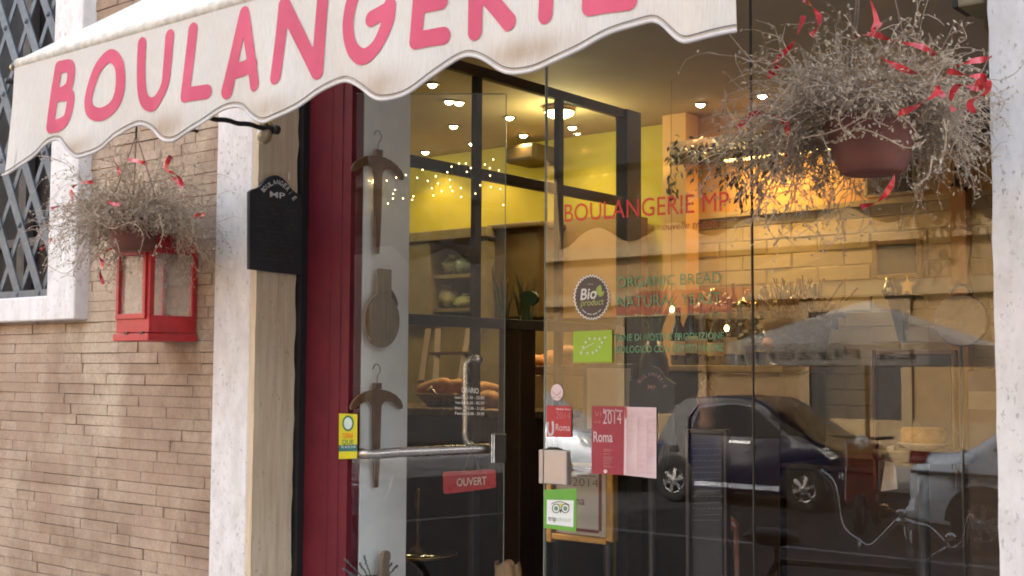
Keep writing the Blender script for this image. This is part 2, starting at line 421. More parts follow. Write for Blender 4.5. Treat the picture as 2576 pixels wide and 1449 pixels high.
for i in range(-9, 12):
    for sgn, yo in ((1, 0), (-1, -.008)):
        p = V((k0.x+i*dx - sgn*20*dx, gy+yo, k0.z-20*dz)); q = V((k0.x+i*dx + sgn*20*dx, gy+yo, k0.z+20*dz))
        # one bar per diagonal
        r_ = clip_bar(p, q)
        if r_: mb.bar(r_[0], r_[1], .044 if sgn < 0 else .025, .006, up=(0, 1, 0))
for i in range(-9, 5):
    for j in range(-3, 9):
        p = V((k0.x+i*dx, gy-.012, k0.z+j*dz))
        if wl < p.x < gx1 and gz0-.01 < p.z < gz1: kb.ball(p, .012, 10, sc=(1, .7, 1))
mb.box((wl, gy-.014, gz0-.014), (gx1, gy+.006, gz0+.018)); 
mb.build('grille', GRILL, gw); kb.build('grille_rivets', GRILL, gw)['kind'] = 'stuff'
mb = MB(); mb.box((wl, -.06, wi.z-.01), (wi.x, -.05, 4.1)); mb.build('pane', M('dark_window_pane', (.016, .013, .016), .45, var=.5, scale=2, spec=.25), gw)
mb = MB()
zt = PY(60, 620, -.1).z
mb.box((wl, -.10, zt), (wi.x-.0, -.061, zt+.035)); mb.box((wi.x-.52, -.10, wi.z), (wi.x-.46, -.061, zt)); mb.box((wi.x-.52, -.10, zt+.035), (wi.x-.46, -.061, 4.1))
mb.build('casement', M('brown_casement', (.12, .10, .09), .5), gw)

# ================================================================== awning
AY = -1.2
def vz(px, py): q = PY(px, py, AY); return (q.x, q.z)
KN = [vz(27, 443), vz(136, 350), vz(218, 397), vz(346, 313), vz(447, 356), vz(580, 266), vz(688, 309), vz(855, 203), vz(995, 254), vz(1170, 140), vz(1320, 187), vz(1630, 50), vz(1745, 108), vz(1850, 74)]
AX0, AX1 = KN[0][0], KN[-1][0]; AZ = PY(300, 96.5, AY).z
LOWS = [KN[i][0] for i in (0, 2, 4, 6, 8, 10, 12)]
def zb(x):
    x = max(AX0, min(AX1, x))
    for (x0, z0), (x1, z1) in zip(KN[:-1], KN[1:]):
        if x <= x1:
            t = (x-x0)/(x1-x0)
            return z0+(z1-z0)*(.5-.5*math.cos(math.pi*t))
    return KN[-1][1]
ZLO = min(k[1] for k in KN)
def wave(x):       # +1 at a scallop's low point
    for (x0, z0), (x1, z1) in zip(KN[:-1], KN[1:]):
        if x <= x1:
            t = max(0, (x-x0)/(x1-x0)); a = -1 if z0 > z1 else 1
            return a*math.cos(math.pi*t)
    return 0
def vy(x, z):
    d = max(0, min(1, (AZ-z)/(AZ-ZLO)))
    return AY - .006*d - .014*d**1.6*wave(x) + .004*d*math.sin(x*23+z*9) + .0025*d*math.sin(x*61+1)
aw = thing('awning', ((AX0+AX1)/2, -.2, AZ), 'cream shop awning with scalloped valance and pink capital letters over the door', 'awning')
def fabric(name):
    m, t, b = nodes(name)
    weave = noise(t, 60, 5, .7, (9, 1, .5)); c = ramp(t, weave, [(.3, (.66, .61, .54)), (.7, (.82, .785, .725))])
    at = t.nodes.new('ShaderNodeAttribute'); at.attribute_name = 'brown_tint'
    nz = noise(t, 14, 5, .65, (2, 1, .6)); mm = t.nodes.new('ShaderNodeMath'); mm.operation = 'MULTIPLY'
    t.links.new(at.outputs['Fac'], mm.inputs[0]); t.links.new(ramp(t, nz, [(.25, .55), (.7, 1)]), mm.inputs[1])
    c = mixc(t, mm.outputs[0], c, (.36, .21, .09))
    dirt = noise(t, 5, 5, .6, (1.5, 1, .8)); c = mixc(t, ramp(t, dirt, [(.5, 0), (.8, .3)]), c, (.62, .52, .38))
    t.links.new(c, b.inputs['Base Color']); b.inputs['Roughness'].default_value = .8
    tl = t.nodes.new('ShaderNodeBsdfTranslucent'); t.links.new(c, tl.inputs[0])
    mx = t.nodes.new('ShaderNodeMixShader'); mx.inputs[0].default_value = .22
    t.links.new(b.outputs[0], mx.inputs[1]); t.links.new(tl.outputs[0], mx.inputs[2]); t.links.new(mx.outputs[0], t.nodes['Material Output'].inputs[0])
    cr = noise(t, 7, 3, .55, (1.2, 1, .7)); ad = t.nodes.new('ShaderNodeMath'); ad.operation = 'MULTIPLY_ADD'; t.links.new(cr, ad.inputs[0]); ad.inputs[1].default_value = 9; t.links.new(weave, ad.inputs[2])
    bump(t, b, ad.outputs[0], .0016, .5); return m
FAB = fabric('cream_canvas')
mb = MB(); NU, NV = 260, 26
def vfn(u, v):
    x = AX0+(AX1-AX0)*u; b = zb(x); z = b+(AZ-b)*v
    return V((x+.010*(1-v)*(1 if u < .02 else 0), vy(x, z), z))
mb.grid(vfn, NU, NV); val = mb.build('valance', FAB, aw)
at = val.data.attributes.new('brown_tint', 'FLOAT', 'POINT')
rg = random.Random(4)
BROWN_SPOTS = []  # brown patches just above the scallops' low points
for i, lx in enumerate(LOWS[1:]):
    BROWN_SPOTS.append((lx-.02+rg.uniform(-.035, .035), .034+rg.uniform(-.012, .012), .09*rg.uniform(.75, 1.2), .034*rg.uniform(.7, 1.2), (.72, .8, .62, .78, .85, .15)[i]))
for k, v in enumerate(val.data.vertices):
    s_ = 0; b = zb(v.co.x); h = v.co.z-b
    for lx, hz, rx, rz, am in BROWN_SPOTS:
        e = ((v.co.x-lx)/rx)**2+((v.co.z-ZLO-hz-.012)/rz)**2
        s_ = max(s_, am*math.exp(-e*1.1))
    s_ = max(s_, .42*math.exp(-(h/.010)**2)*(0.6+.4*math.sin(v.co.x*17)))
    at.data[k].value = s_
mb = MB(); pts = [V((AX0+(AX1-AX0)*i/NU, 0, 0)) for i in range(NU+1)]
mb.tube([V((p.x, vy(p.x, zb(p.x))-.001, zb(p.x)-.001)) for p in pts], .0034, 6)
mb.build('edge_binding', M('pale_edge_binding', (.60, .56, .53), .9), aw)
mb = MB(); mb.tube([V((p.x, vy(p.x, zb(p.x)+.011)-.0022, zb(p.x)+.0085)) for p in pts], .0010, 5)
mb.build('edge_stitching', M('dark_stitching', (.22, .19, .17), .8), aw)
# lettering from hand strokes traced in the valance plane
def D(pts, n=8): return smooth_line([vz(*p) for p in pts], n)
def DS(pts): return [vz(*p) for p in pts]
q = .2777
def Zp(pts): return [(a*q, b*q) for a, b in pts]
LET = [
 [DS([(148.6, 170), (126.4, 319)]), D([(148.6, 170), (177.7, 167), (180.5, 192), (172, 224), (144, 240)]), D([(146, 240), (178, 240), (180.5, 264), (172, 300), (155.5, 312), (126.4, 319.4)])],
 [smooth_line([vz(*p) for p in Zp([(1005, 508), (910, 600), (850, 760), (822, 910), (850, 1010), (925, 1040), (1030, 985), (1085, 880), (1103, 720), (1082, 570)])], 6, True)],
 [D(Zp([(1290, 400), (1281, 600), (1284, 800), (1312, 915), (1375, 945), (1455, 880), (1515, 770), (1533, 600), (1545, 330)]))],
 [DS(Zp([(1755, 270), (1718, 872)])), DS(Zp([(1718, 872), (1880, 833)]))],
 [DS([(616, 35), (568, 230)]), DS([(616, 35), (648, 213)]), DS([(588, 178), (642, 165)])],
 [DS([(716, 12), (706, 196)]), DS([(718, 12), (798, 180)]), DS([(798, 180), (816, -32)])],
 [D([(976, -38), (952, -56), (925, -48), (893, -10), (878, 60), (887, 118), (917, 144), (955, 118), (980, 60), (984, 16)]), DS([(938, 48), (984, 24)])],
 [DS([(1062, -78), (1051, 104)]), DS([(1051, 104), (1116, 90)]), DS([(1057, 16), (1112, 3)]), DS([(1062, -78), (1124, -94)])],
 [DS([(1200, -112), (1197, 80)]), D([(1200, -110), (1240, -120), (1262, -86), (1245, -40), (1200, -24)]), DS([(1215, -22), (1288, 58)])],
 [DS([(1385, -150), (1380, 40)])],
 [DS([(1495, -190), (1489, 18)]), DS([(1489, 18), (1578, 1)]), DS([(1492, -80), (1566, -96)]), DS([(1495, -190), (1580, -208)])],
]
PINK = M('faded_pink_lettering', (.57, .085, .145), .8, var=.16, scale=6)
mb = MB()
for L in LET: strokes_mesh(mb, L, .0335, lambda x, z: V((x, vy(x, z)-.0016, z)), .004)
mb.build('lettering', PINK, aw)
# front roll
mb = MB(); mb.tube([V((AX0+.004+(AX1-AX0-.008)*i/40, AY+.012+.0008*math.sin(i*1.3), AZ+.011)) for i in range(41)], .0165, 12)
mb.build('front_roll', M('canvas_roll', (.62, .57, .49), .85, var=.3, scale=40), aw)
mb = MB(); rp = V((AX0-.012, AY+.012, AZ+.008)); mb.ball(rp-V((.012, 0, 0)), .011, 12); mb.build('finial', BRASS, aw)
mb = MB(); mb.tube([rp+V((.016, 0, 0)), rp-V((.004, 0, 0))], .014, 10); mb.build('roll_bracket', BLACKFR, aw)
# canopy slope
mb = MB(); ZW = AZ+.68
def cfn(u, v):
    x = AX0+.006+(AX1-AX0-.012)*u; s_ = math.sin(math.pi*v)
    return V((x, AY+.012+(1.0-.012)*v*1.0, AZ+.027+(ZW-AZ)*v-.010*s_+.003*math.sin(x*14)*s_))
mb.grid(cfn, 90, 14); mb.build('canopy', FAB, aw)
# iron arm on the left jamb
mb = MB(); a0 = PY(692, 326, -.21); a1 = V((a0.x, AY+.04, AZ-.01))
n = 60; mb.tube([a0.lerp(a1, i/n)+V((.0022*math.cos(i*1.1), 0, .0022*math.sin(i*1.1))) for i in range(n+1)], .0085, 8)
mb.build('arm', M('twisted_black_iron', (.018, .017, .018), .5), aw)
mb = MB(); mb.tube([a0+V((0, .012, 0)), a0-V((0, .012, 0))], .016, 10); mb.build('arm_mount', BLACKFR, aw)
lb = thing('bulkhead_lamp', a0, 'small amber glass bulb hanging under the iron awning arm', 'lamp')
k = PY(665, 338, -.24)
mb = MB(); mb.lathe([(.004, .03), (.012, .026), (.024, .012), (.027, -.002), (.022, -.02), (.010, -.031), (.002, -.034)], k, 16); mb.build('globe', M('amber_glass', (.35, .27, .15), .08, var=.3, coat=1), lb)
mb = MB(); mb.tube([k+V((0, 0, .026)), k+V((0, 0, .05)), a0], .009, 8); mb.build('stem', BRASS, lb)

# ================================================================== slate menu board hung on the reveal
bx = XR+.020
def RP(x, y): return PX(x, y, bx)
mbd = thing('menu_board', RP(690, 690), 'arched black slate menu board hung on the stone reveal', 'menu board')
out = [(628,483),(633,478),(639.5,475),(647,473.5),(654.6,470),(661,462),(667,454),(674,447.5),(681,443.6),(688,441.4),(695.5,441),(703,443.5),(711.5,448),(720,457),(727.5,467),(735,477),(742,483),(750,488.5),(763,494),(763,692),(628,677)]
mb = MB(); mb.prism([RP(*p) for p in out], (-.014, 0, 0)); mb.build('board', SLATE, mbd)
def RP2(x, y): return PX(x, y, bx+.0012)
mb = MB()
arc = smooth_line([(664, 484), (679, 470), (697, 463.5), (715, 473), (735, 500)], 16)
word = 'BOULANGERIE'
for i, ch in enumerate(word):
    t = i/(len(word)-1)*(len(arc)-2); j = int(t); p = arc[j]; qn = arc[min(j+2, len(arc)-1)]
    an = math.atan2(qn[1]-p[1], qn[0]-p[0]); ca, sa = math.cos(an), math.sin(an)
    O_ = RP2(*p); ex = RP2(p[0]+7.4*ca, p[1]+7.4*sa)-O_; ey = RP2(p[0]+12*sa, p[1]-12*ca)-O_
    text_at(mb, ch, O_, ex, ey, 0, .01, True if ch != 'I' else None) if ch != 'I' else text_at(mb, ch, O_, ex*1.0, ey, 0, .01)
text_px(mb, 'MP', (679, 495), (717, 500), 15, RP2, bold=.012)
mb.build('lettering', CHALK, mbd)
mb = MB(); rg = random.Random(5)
FAINT = M('faint_chalk', (.085, .082, .08), .9)
for r in range(13):
    y0 = 508+r*11.5; x = 646
    while x < 742:
        L = rg.uniform(4, 13)
        if rg.random() < .75 and x+L < 745:
            t = (x-628)/135; dy = t*13
            mb.poly([RP2(x, y0+dy), RP2(x+L, y0+dy+1), RP2(x+L, y0+dy+2.2), RP2(x, y0+dy+1.4)])
        x += L+rg.uniform(2, 5)
mb.build('chalk_lines', FAINT, mbd)['kind'] = 'stuff'
mb = MB(); mb.bar(RP2(727, 452), RP2(727.5, 434), .004, .003); mb.build('hook', M('white_hook', (.7, .68, .6), .5), mbd)

SHEEN_PANE = bpy.data.materials.new('painted_sheen_glass'); SHEEN_PANE.use_nodes = True; _t = SHEEN_PANE.node_tree; _b = _t.nodes['Principled BSDF']  # cream film paints in the reflection and the brick seen through the panes
_b.inputs['Base Color'].default_value = (.80, .74, .64, 1); _b.inputs['Roughness'].default_value = .25
_tr = _t.nodes.new('ShaderNodeBsdfTransparent'); _mx = _t.nodes.new('ShaderNodeMixShader'); _nz = ramp(_t, noise(_t, 18, 4), [(.3, .25), (.75, .42)]); _t.links.new(_nz, _mx.inputs[0])
_t.links.new(_tr.outputs[0], _mx.inputs[1]); _t.links.new(_b.outputs[0], _mx.inputs[2]); _t.links.new(_mx.outputs[0], _t.nodes['Material Output'].inputs[0])
# ================================================================== red wall lantern
ln = thing('wall_lantern', (-3.7, -.3, 1.68), 'red square wall lantern with clear panes under the hanging basket', 'lantern')
A = PY(375, 800, -.4); lx1 = A.x; ly0 = -.4; lx0 = PY(292, 830, -.4).x; ly1 = WY-.005
zt_, zb_ = PX(376, 597, lx1).z, PX(376, 857, lx1).z
H = zt_-zb_
def LZ(y): return PX(376, y, lx1).z
mb = MB(); pw = .02
mb.box((lx0-.008, ly0-.008, zb_), (lx1+.008, ly1, LZ(838))); mb.build('base', REDPAINT, ln, bevel=.003)
mb = MB()
za, zb2 = LZ(836), LZ(792); zc = LZ(634)
mb.box((lx0, ly0, za), (lx1, ly0+.012, zb2)); mb.box((lx1-.012, ly0+.012, za), (lx1, ly1, zb2)); mb.box((lx0, ly0+.012, za), (lx0+.012, ly1, zb2))
mb.box((lx0, ly0, zc), (lx1, ly0+.012, zt_)); mb.box((lx1-.012, ly0+.012, zc), (lx1, ly1, zt_)); mb.box((lx0, ly0+.012, zc), (lx0+.012, ly1, zt_))
for x in (lx0, lx1-pw):
    for y in (ly0, ly1-pw): mb.box((x, y, zb2), (x+pw, y+pw, zc))
mb.build('frame', REDPAINT, ln, bevel=.002)
mb = MB(); fx0, fx1, fy_ = lx0+.004, lx1-.016, ly0-.008
for a, b in (((fx0, zb2-.012), (fx1, zb2+.006)), ((fx0, zc-.006), (fx1, zc+.012)), ((fx0, zb2+.006), (fx0+.016, zc-.006)), ((fx1-.016, zb2+.006), (fx1, zc-.006))):
    mb.box((a[0], fy_, a[1]), (b[0], ly0-.0005, b[1]))
o = mb.build('door', REDPAINT, ln, bevel=.0015)
mb = MB()
for t in (.32, .78):
    x = lx0+(lx1-lx0)*t; mb = MB(); mb.box((x, ly0-.010, LZ(841)), (x+.02, ly0-.002, LZ(834))); mb.build('hinge', M('dark_hinge', (.05, .01, .01), .5), ln)
mb = MB(); cxl, cyl = (lx0+lx1)/2, (ly0+ly1)/2
r4 = [(lx0-.01, ly0-.01), (lx1+.01, ly0-.01), (lx1+.01, ly1), (lx0-.01, ly1)]; r5 = [(cxl-.04, cyl-.03), (cxl+.04, cyl-.03), (cxl+.04, cyl+.05), (cxl-.04, cyl+.05)]
mb.add([(x, y, zt_) for x, y in r4]+[(x, y, zt_+.014) for x, y in r4]+[(x, y, zt_+.075) for x, y in r5],
       [(3,2,1,0), (0,1,5,4), (1,2,6,5), (2,3,7,6), (3,0,4,7), (4,5,9,8), (5,6,10,9), (6,7,11,10), (7,4,8,11), (8,9,10,11)])
mb.build('roof', REDPAINT, ln, bevel=.002)
mb = MB()
for pts in ([(lx0+.02, ly0+.006, zb2), (lx1-.02, ly0+.006, zb2), (lx1-.02, ly0+.006, zc), (lx0+.02, ly0+.006, zc)],
            [(lx1-.006, ly0+.02, zb2), (lx1-.006, ly1-.02, zb2), (lx1-.006, ly1-.02, zc), (lx1-.006, ly0+.02, zc)],
            [(lx0+.006, ly0+.02, zb2), (lx0+.006, ly1-.02, zb2), (lx0+.006, ly1-.02, zc), (lx0+.006, ly0+.02, zc)]): mb.poly(pts)
mb.build('pane', SHEEN_PANE, ln)
mb = MB(); kc = V((cxl+.02, cyl+.02, LZ(836)+.004))
prof = [(.028, 0), (.031, .006), (.031, .045), (.029, .055), (.022, .052), (.004, .046)]
mb.lathe(prof, kc, 20); cn = thing('candle', kc, 'short cream pillar candle inside the red lantern', 'candle'); mb.build('wax', M('cream_wax', (.72, .60, .42), .5), cn)
mb = MB(); mb.tube([kc+V((0, 0, .044)), kc+V((.002, 0, .062))], .0014, 6); mb.build('wick', BLACKFR, cn)

# ================================================================== hanging baskets
POT = M('terracotta_brown_plastic', (.17, .055, .038), .5, var=.25)
DRY = M('dry_grey_twigs', (.50, .385, .28), .8, var=.45, scale=40)
DRYL = M('dry_grey_leaves', (.44, .35, .25), .8, var=.5, scale=60)
SOIL = M('moss_and_soil', (.06, .042, .03), .95, var=.5, scale=60)
CORD = M('brown_cord', (.20, .13, .09), .8)
def rib_mat():
    m, t, b = nodes('red_satin_ribbon'); t.links.new(ramp(t, noise(t, 20), [(.3, (.42, .008, .015)), (.7, (.62, .02, .03))]), b.inputs['Base Color'])
    b.inputs['Roughness'].default_value = .22; b.inputs['Specular IOR Level'].default_value = .9; return m
RIB = rib_mat()
def basket(base, seed, label, rx, ribs, hang, dens, pz, extra=()):
    rg = random.Random(seed)
    t = thing('hanging_basket', base, label, 'hanging basket', 'hanging baskets with red ribbons')
    base = V(base)
    mb = MB(); mb.lathe([(.056, 0), (.064, .004), (.073, .022), (.086, .070), (.092, .098), (.098, .100), (.099, .118), (.092, .118), (.086, .098), (.05, .095), (.001, .095)], base, 30); mb.build('pot', POT, t)
    mb = MB(); mb.ball(base+V((0, 0, .10)), .086, 16, sc=(1, 1, .4)); mb.build('soil', SOIL, t)
    top = base+V((0, 0, .115))
    st = MB(); lf = MB(); cdir = V((EYE.x-base.x, EYE.y-base.y, 0)).normalized()
    def stem(p, d, L, r0, lev):
        sg_ = 1 if abs(d.x) > .55 else 0
        n = 7 if lev == 0 else 4; pts = [p]; v = d.normalized()
        cur = V((rg.gauss(0, 1), rg.gauss(0, 1), rg.gauss(0, 1)))*.28
        for i in range(n):
            v = (v + cur*.35 + V((rg.gauss(0, .22), rg.gauss(0, .22), rg.gauss(0, .22)-.05-.15*i/n-sg_*.16*i/n))).normalized()
            p = p+v*(L/n)
            rel_ = p-base; lat = rel_.x*cdir.y-rel_.y*cdir.x; fr_ = rel_.x*cdir.x+rel_.y*cdir.y
            if fr_ > -.02 and abs(lat) < .135 and rel_.z < pz+.05*rg.random()+.2*abs(lat)*(rg.random()-.4): break
            pts.append(p)
            k = 2 if lev == 0 else 1
            for _ in range(k):
                if rg.random() < .8:
                    s_ = rg.uniform(.0018, .0040); c = p+V((rg.gauss(0, .004), rg.gauss(0, .004), rg.gauss(0, .004)))
                    a = V((rg.gauss(0, 1), rg.gauss(0, 1), rg.gauss(0, 1))).normalized(); b_ = a.orthogonal().normalized()
                    lf.add([c-a*s_*1.5, c+b_*s_*.7, c+a*s_*1.5, c-b_*s_*.7], [(0, 1, 2, 3)])
            if lev < 1 and i > 1 and rg.random() < .85:
                stem(p, v+V((rg.gauss(0, .9), rg.gauss(0, .9), rg.gauss(.1, .7))), L*.34, r0*.7, lev+1)
        
        if len(pts) > 1: st.tube(pts, [r0*(1-.6*i/n) for i in range(len(pts))], 3, cap=False)
    for i in range(dens):
        a = rg.uniform(0, 2*math.pi); q_ = math.sqrt(rg.random()); el = rg.gauss(.12, .40) if rg.random() < .75 else rg.uniform(-.3, 1.1)
        p = top+V((.085*q_*math.cos(a), .085*q_*math.sin(a), rg.uniform(-.015, .03)))
        d = V((math.cos(a)*math.cos(el)*rx*(1 if math.cos(a) < 0 or rx < 1.2 else .72), math.sin(a)*math.cos(el)*.85, math.sin(el)*.85))
        if math.sin(a) < -.3 and abs(math.cos(a)) < .8: d.z = max(d.z, .42)
        stem(p, d, rg.uniform(.10, .25)*((1.26 if math.cos(a) < 0 or rx < 1.2 else .86) if abs(math.cos(a)) > .6 else .85), rg.uniform(.0012, .0019), 0)
    for pts in extra:
        P = [base+V(p) for p in smooth_line(pts, 6)]; st.tube(P, [.0021*(1-.5*i/len(P)) for i in range(len(P))], 4, cap=False)
        for p in P:
            for _ in range(2):
                if rg.random() < .7:
                    s_ = rg.uniform(.0025, .005); c = p+V((rg.gauss(0, .005), rg.gauss(0, .004), rg.gauss(0, .005))); a = V((rg.gauss(0, 1), rg.gauss(0, 1), rg.gauss(0, 1))).normalized(); b_ = a.orthogonal().normalized()
                    lf.add([c-a*s_*1.5, c+b_*s_*.7, c+a*s_*1.5, c-b_*s_*.7], [(0, 1, 2, 3)])
            if rg.random() < .35: stem(p, V((rg.gauss(0, .6), rg.gauss(-.1, .4), rg.gauss(.2, .6))), rg.uniform(.02, .05), .0012, 1)
    st.build('twigs', DRY, t)['kind'] = 'stuff'; lf.build('leaves', DRYL, t)['kind'] = 'stuff'
    apex = base+V((0, 0, hang))
    for k in range(3):
        a = k*2.094+.5
        mb = MB(); mb.tube([base+V((.098*math.cos(a), .098*math.sin(a), .125)), apex], .0022, 6); mb.build('cord', CORD, t)
    mb = MB(); mb.tube([apex-V((0, 0, .012)), apex+V((0, 0, .03)), V((apex.x, apex.y, apex.z+.05))], .004, 6)
    mb.tube([V((apex.x, apex.y+.004, apex.z+.05)), V((apex.x, WY+.02, apex.z+.05))], .006, 8); mb.build('hook', BLACKFR, t)
    for pts in ribs:
        P = [base+V(p) for p in smooth_line(pts, 7)]; mb = MB(); Ls, Rs = [], []
        ph = rg.uniform(0, 6); tw = rg.uniform(.1, .3)
        for i, p in enumerate(P):
            tg = (P[min(i+1, len(P)-1)]-P[max(i-1, 0)]).normalized(); s1 = tg.cross(V((0, -1, .2))).normalized(); s2 = tg.cross(s1)
            w_ = (s1*math.cos(ph+i*tw)+s2*math.sin(ph+i*tw))*.006*(1 if abs(math.cos(ph+i*tw)) > .0 else 1)
            Ls.append(p-w_); Rs.append(p+w_)
        mb.strip(Ls, Rs); mb.build('ribbon', RIB, t)
    return t
def rel(bp, Y, pts):      # ribbon key points given on the picture, set in depth around the basket
    return [tuple(PY(x, y, Y+dy)-V(bp)) for x, y, dy in pts]
BY = -.45
br = PY(2194, 438, BY); br.y = BY
RR = [rel(br, BY, p) for p in (
 [(2022, 40, -.12), (2000, 100, -.13), (1965, 140, -.14), (1940, 165, -.13), (1938, 195, -.12), (1962, 160, -.12)],
 [(2010, -10, -.06), (2050, 22, -.08), (2062, 60, -.1), (2040, 90, -.12)],
 [(2150, 92, -.14), (2195, 85, -.16), (2240, 100, -.17), (2320, 118, -.16), (2352, 140, -.12)],
 [(2215, 145, -.18), (2270, 172, -.19), (2310, 186, -.18)],
 [(2385, 178, -.14), (2440, 190, -.15), (2476, 195, -.14), (2460, 222, -.13), (2410, 215, -.14), (2390, 255, -.13), (2400, 280, -.12)],
 [(2405, 165, -.1), (2440, 155, -.12), (2480, 148, -.1), (2495, 140, -.1)],
 [(2260, 285, -.19), (2300, 270, -.2), (2350, 240, -.19), (2362, 222, -.16), (2372, 245, -.16)],
 [(1853, 322, -.12), (1900, 285, -.12), (1940, 288, -.13), (1975, 310, -.14), (1982, 345, -.14), (1978, 395, -.13)],
 [(2165, 520, -.10), (2210, 505, -.11), (2240, 470, -.11), (2254, 430, -.1)],
 [(2452, 210, -.15), (2485, 200, -.16), (2480, 232, -.15), (2440, 258, -.15), (2452, 285, -.14)],
 [(2190, 0, -.08), (2205, 50, -.1), (2198, 75, -.12), (2215, 55, -.1)])]
basket(br, 21, 'larger nearer hanging basket of dry grey twigs with red ribbons, before the window', 1.21, RR, .62, 640, .062, [rel(br, BY, p) for p in ([(1995, 360, -.10), (2030, 345, -.14), (2088, 333, -.16), (2168, 294, -.18), (2243, 212, -.16)], [(2100, 360, -.13), (2125, 342, -.15), (2150, 326, -.16), (2181, 328, -.17), (2228, 347, -.17), (2274, 370, -.16), (2308, 369, -.15), (2330, 350, -.14)], [(2230, 262, -.17), (2262, 290, -.18), (2290, 312, -.17), (2312, 345, -.16)], [(2374, 300, -.14), (2380, 350, -.14), (2370, 400, -.13), (2361, 425, -.13)], [(2345, 395, -.14), (2337, 440, -.14), (2318, 458, -.14), (2299, 478, -.14)], [(2130, 250, -.17), (2110, 290, -.18), (2118, 322, -.18), (2140, 345, -.17)], [(2190, 230, -.18), (2210, 262, -.19), (2200, 300, -.19), (2235, 318, -.18)], [(2060, 330, -.14), (2080, 370, -.14), (2090, 408, -.13)])])
bl_ = PY(335, 632, BY); bl_.y = BY
RL = [rel(bl_, BY, p) for p in (
 [(285, 398, -.1), (296, 420, -.12), (302, 440, -.12)],
 [(320, 400, -.12), (345, 405, -.14), (370, 412, -.13)],
 [(410, 420, -.12), (430, 392, -.13), (418, 425, -.14), (445, 440, -.13), (460, 470, -.12), (430, 440, -.12)],
 [(180, 470, -.12), (205, 460, -.12), (240, 458, -.1)],
 [(128, 525, -.1), (150, 518, -.12), (185, 515, -.12), (178, 480, -.12), (196, 505, -.12)],
 [(130, 600, -.1), (120, 615, -.1), (100, 628, -.1)],
 [(245, 640, -.14), (258, 660, -.14), (252, 685, -.14), (260, 715, -.13)],
 [(270, 505, -.17), (290, 515, -.18), (305, 512, -.17)],
 [(490, 545, -.1), (510, 535, -.1), (505, 550, -.1)],
 [(265, 633, -.14), (285, 622, -.14)])]
basket(bl_, 33, 'farther hanging basket of dry twigs over the red lantern, beside the brick wall', 1.12, RL, .40, 520, .022, [rel(bl_, BY, p) for p in ([(250, 560, -.14), (285, 575, -.16), (330, 560, -.17), (360, 590, -.16), (350, 640, -.15)], [(400, 540, -.15), (410, 590, -.15), (385, 640, -.14)], [(290, 600, -.16), (300, 640, -.15), (280, 670, -.14)])])
# ================================================================== shop glass
XG0 = PY(880, 900, 0).x; XG2 = XR2
xj1 = PY(1372, 900, 0).x; xj2 = PY(1894, 900, 0).x
ZG = 2.88
EDGE = M('glass_edge', (.20, .22, .17), .2, var=.2)
win1 = thing('shop_window_pane', ((xj1+xj2)/2, 0, FLOORZ), 'frameless shop window pane with red and green lettering', 'window pane', 'frameless shop window panes')
mb = MB(); mb.poly([(xj1, 0, .1), (xj2-.0015, 0, .1), (xj2-.0015, 0, ZG), (xj1, 0, ZG)]); mb.build('glass', GLASS, win1)
win2 = thing('shop_window_pane', ((xj2+XG2)/2, 0, FLOORZ), 'frameless shop window pane behind the larger hanging basket', 'window pane', 'frameless shop window panes')
mb = MB(); mb.poly([(xj2+.0015, 0, .1), (XG2, 0, .1), (XG2, 0, ZG), (xj2+.0015, 0, ZG)]); mb.build('glass', GLASS, win2)
mb = MB(); mb.box((xj2-.0014, -.004, .1), (xj2+.0014, .006, ZG)); mb.build('joint', M('dark_joint', (.03, .026, .02), .4), win2)
mb = MB(); mb.box((xj1-.0035, -.002, .1), (xj1-.0004, .008, ZG)); mb.build('glass_edge', EDGE, win1)
SY = -.0035
def G(x, y): return PY(x, y, SY)
REDV = M('red_vinyl', (.62, .035, .03), .5, var=.1); GREENV = M('green_vinyl', (.12, .36, .20), .5, var=.15); WHITEV = M('white_vinyl', (.9, .88, .85), .5, var=.1)
mb = MB(); text_px(mb, 'BOULANGERIE MP', (1420, 558), (1834, 529), 46, G, bold=.0)
mb.build('shop_name_lettering', REDV, win1)
mb = MB(); text_px(mb, 'La nouvelle tradition', (1626, 581), (1826, 570), 20, G, bold=-.004, shear=.22); mb.build('tagline_lettering', M('rust_vinyl', (.30, .07, .02), .5), win1)
mb = MB()
text_px(mb, 'ORGANIC BREAD', (1552, 724), (1814, 712), 28, G, bold=-.008); text_px(mb, 'NATURAL YEAST', (1552, 774), (1814, 764), 30, G, bold=-.008)
text_px(mb, 'PANE DI NOSTRA PRODUZIONE', (1548, 858), (1821, 853), 18, G); text_px(mb, 'BIOLOGICO CON LIEVITO MADRE', (1548, 888), (1821, 883), 18, G)
p0, p1 = G(1548, 797), G(1821, 789); mb.bar(p0, p1, .001, .003, up=(0, 1, 0))
mb.build('green_lettering', GREENV, win1)
# strike box on the pane's edge
mb = MB(); a = PY(1362, 1132, -.02); b = PY(1420, 1222, -.02); mb.box((a.x, -.010, b.z), (b.x, .016, a.z)); mb.build('strike_plate', M('satin_nickel', (.42, .37, .34), .42, .6, var=.04), win1, bevel=.003)
mb = MB(); a2 = PY(1350, 1132, -.02); mb.box((a2.x, -.010, b.z), (a.x-.0025, .016, a.z)); mb.build('strike_edge', M('satin_nickel', (.42, .37, .34), .42, .6, var=.04), win1, bevel=.002)

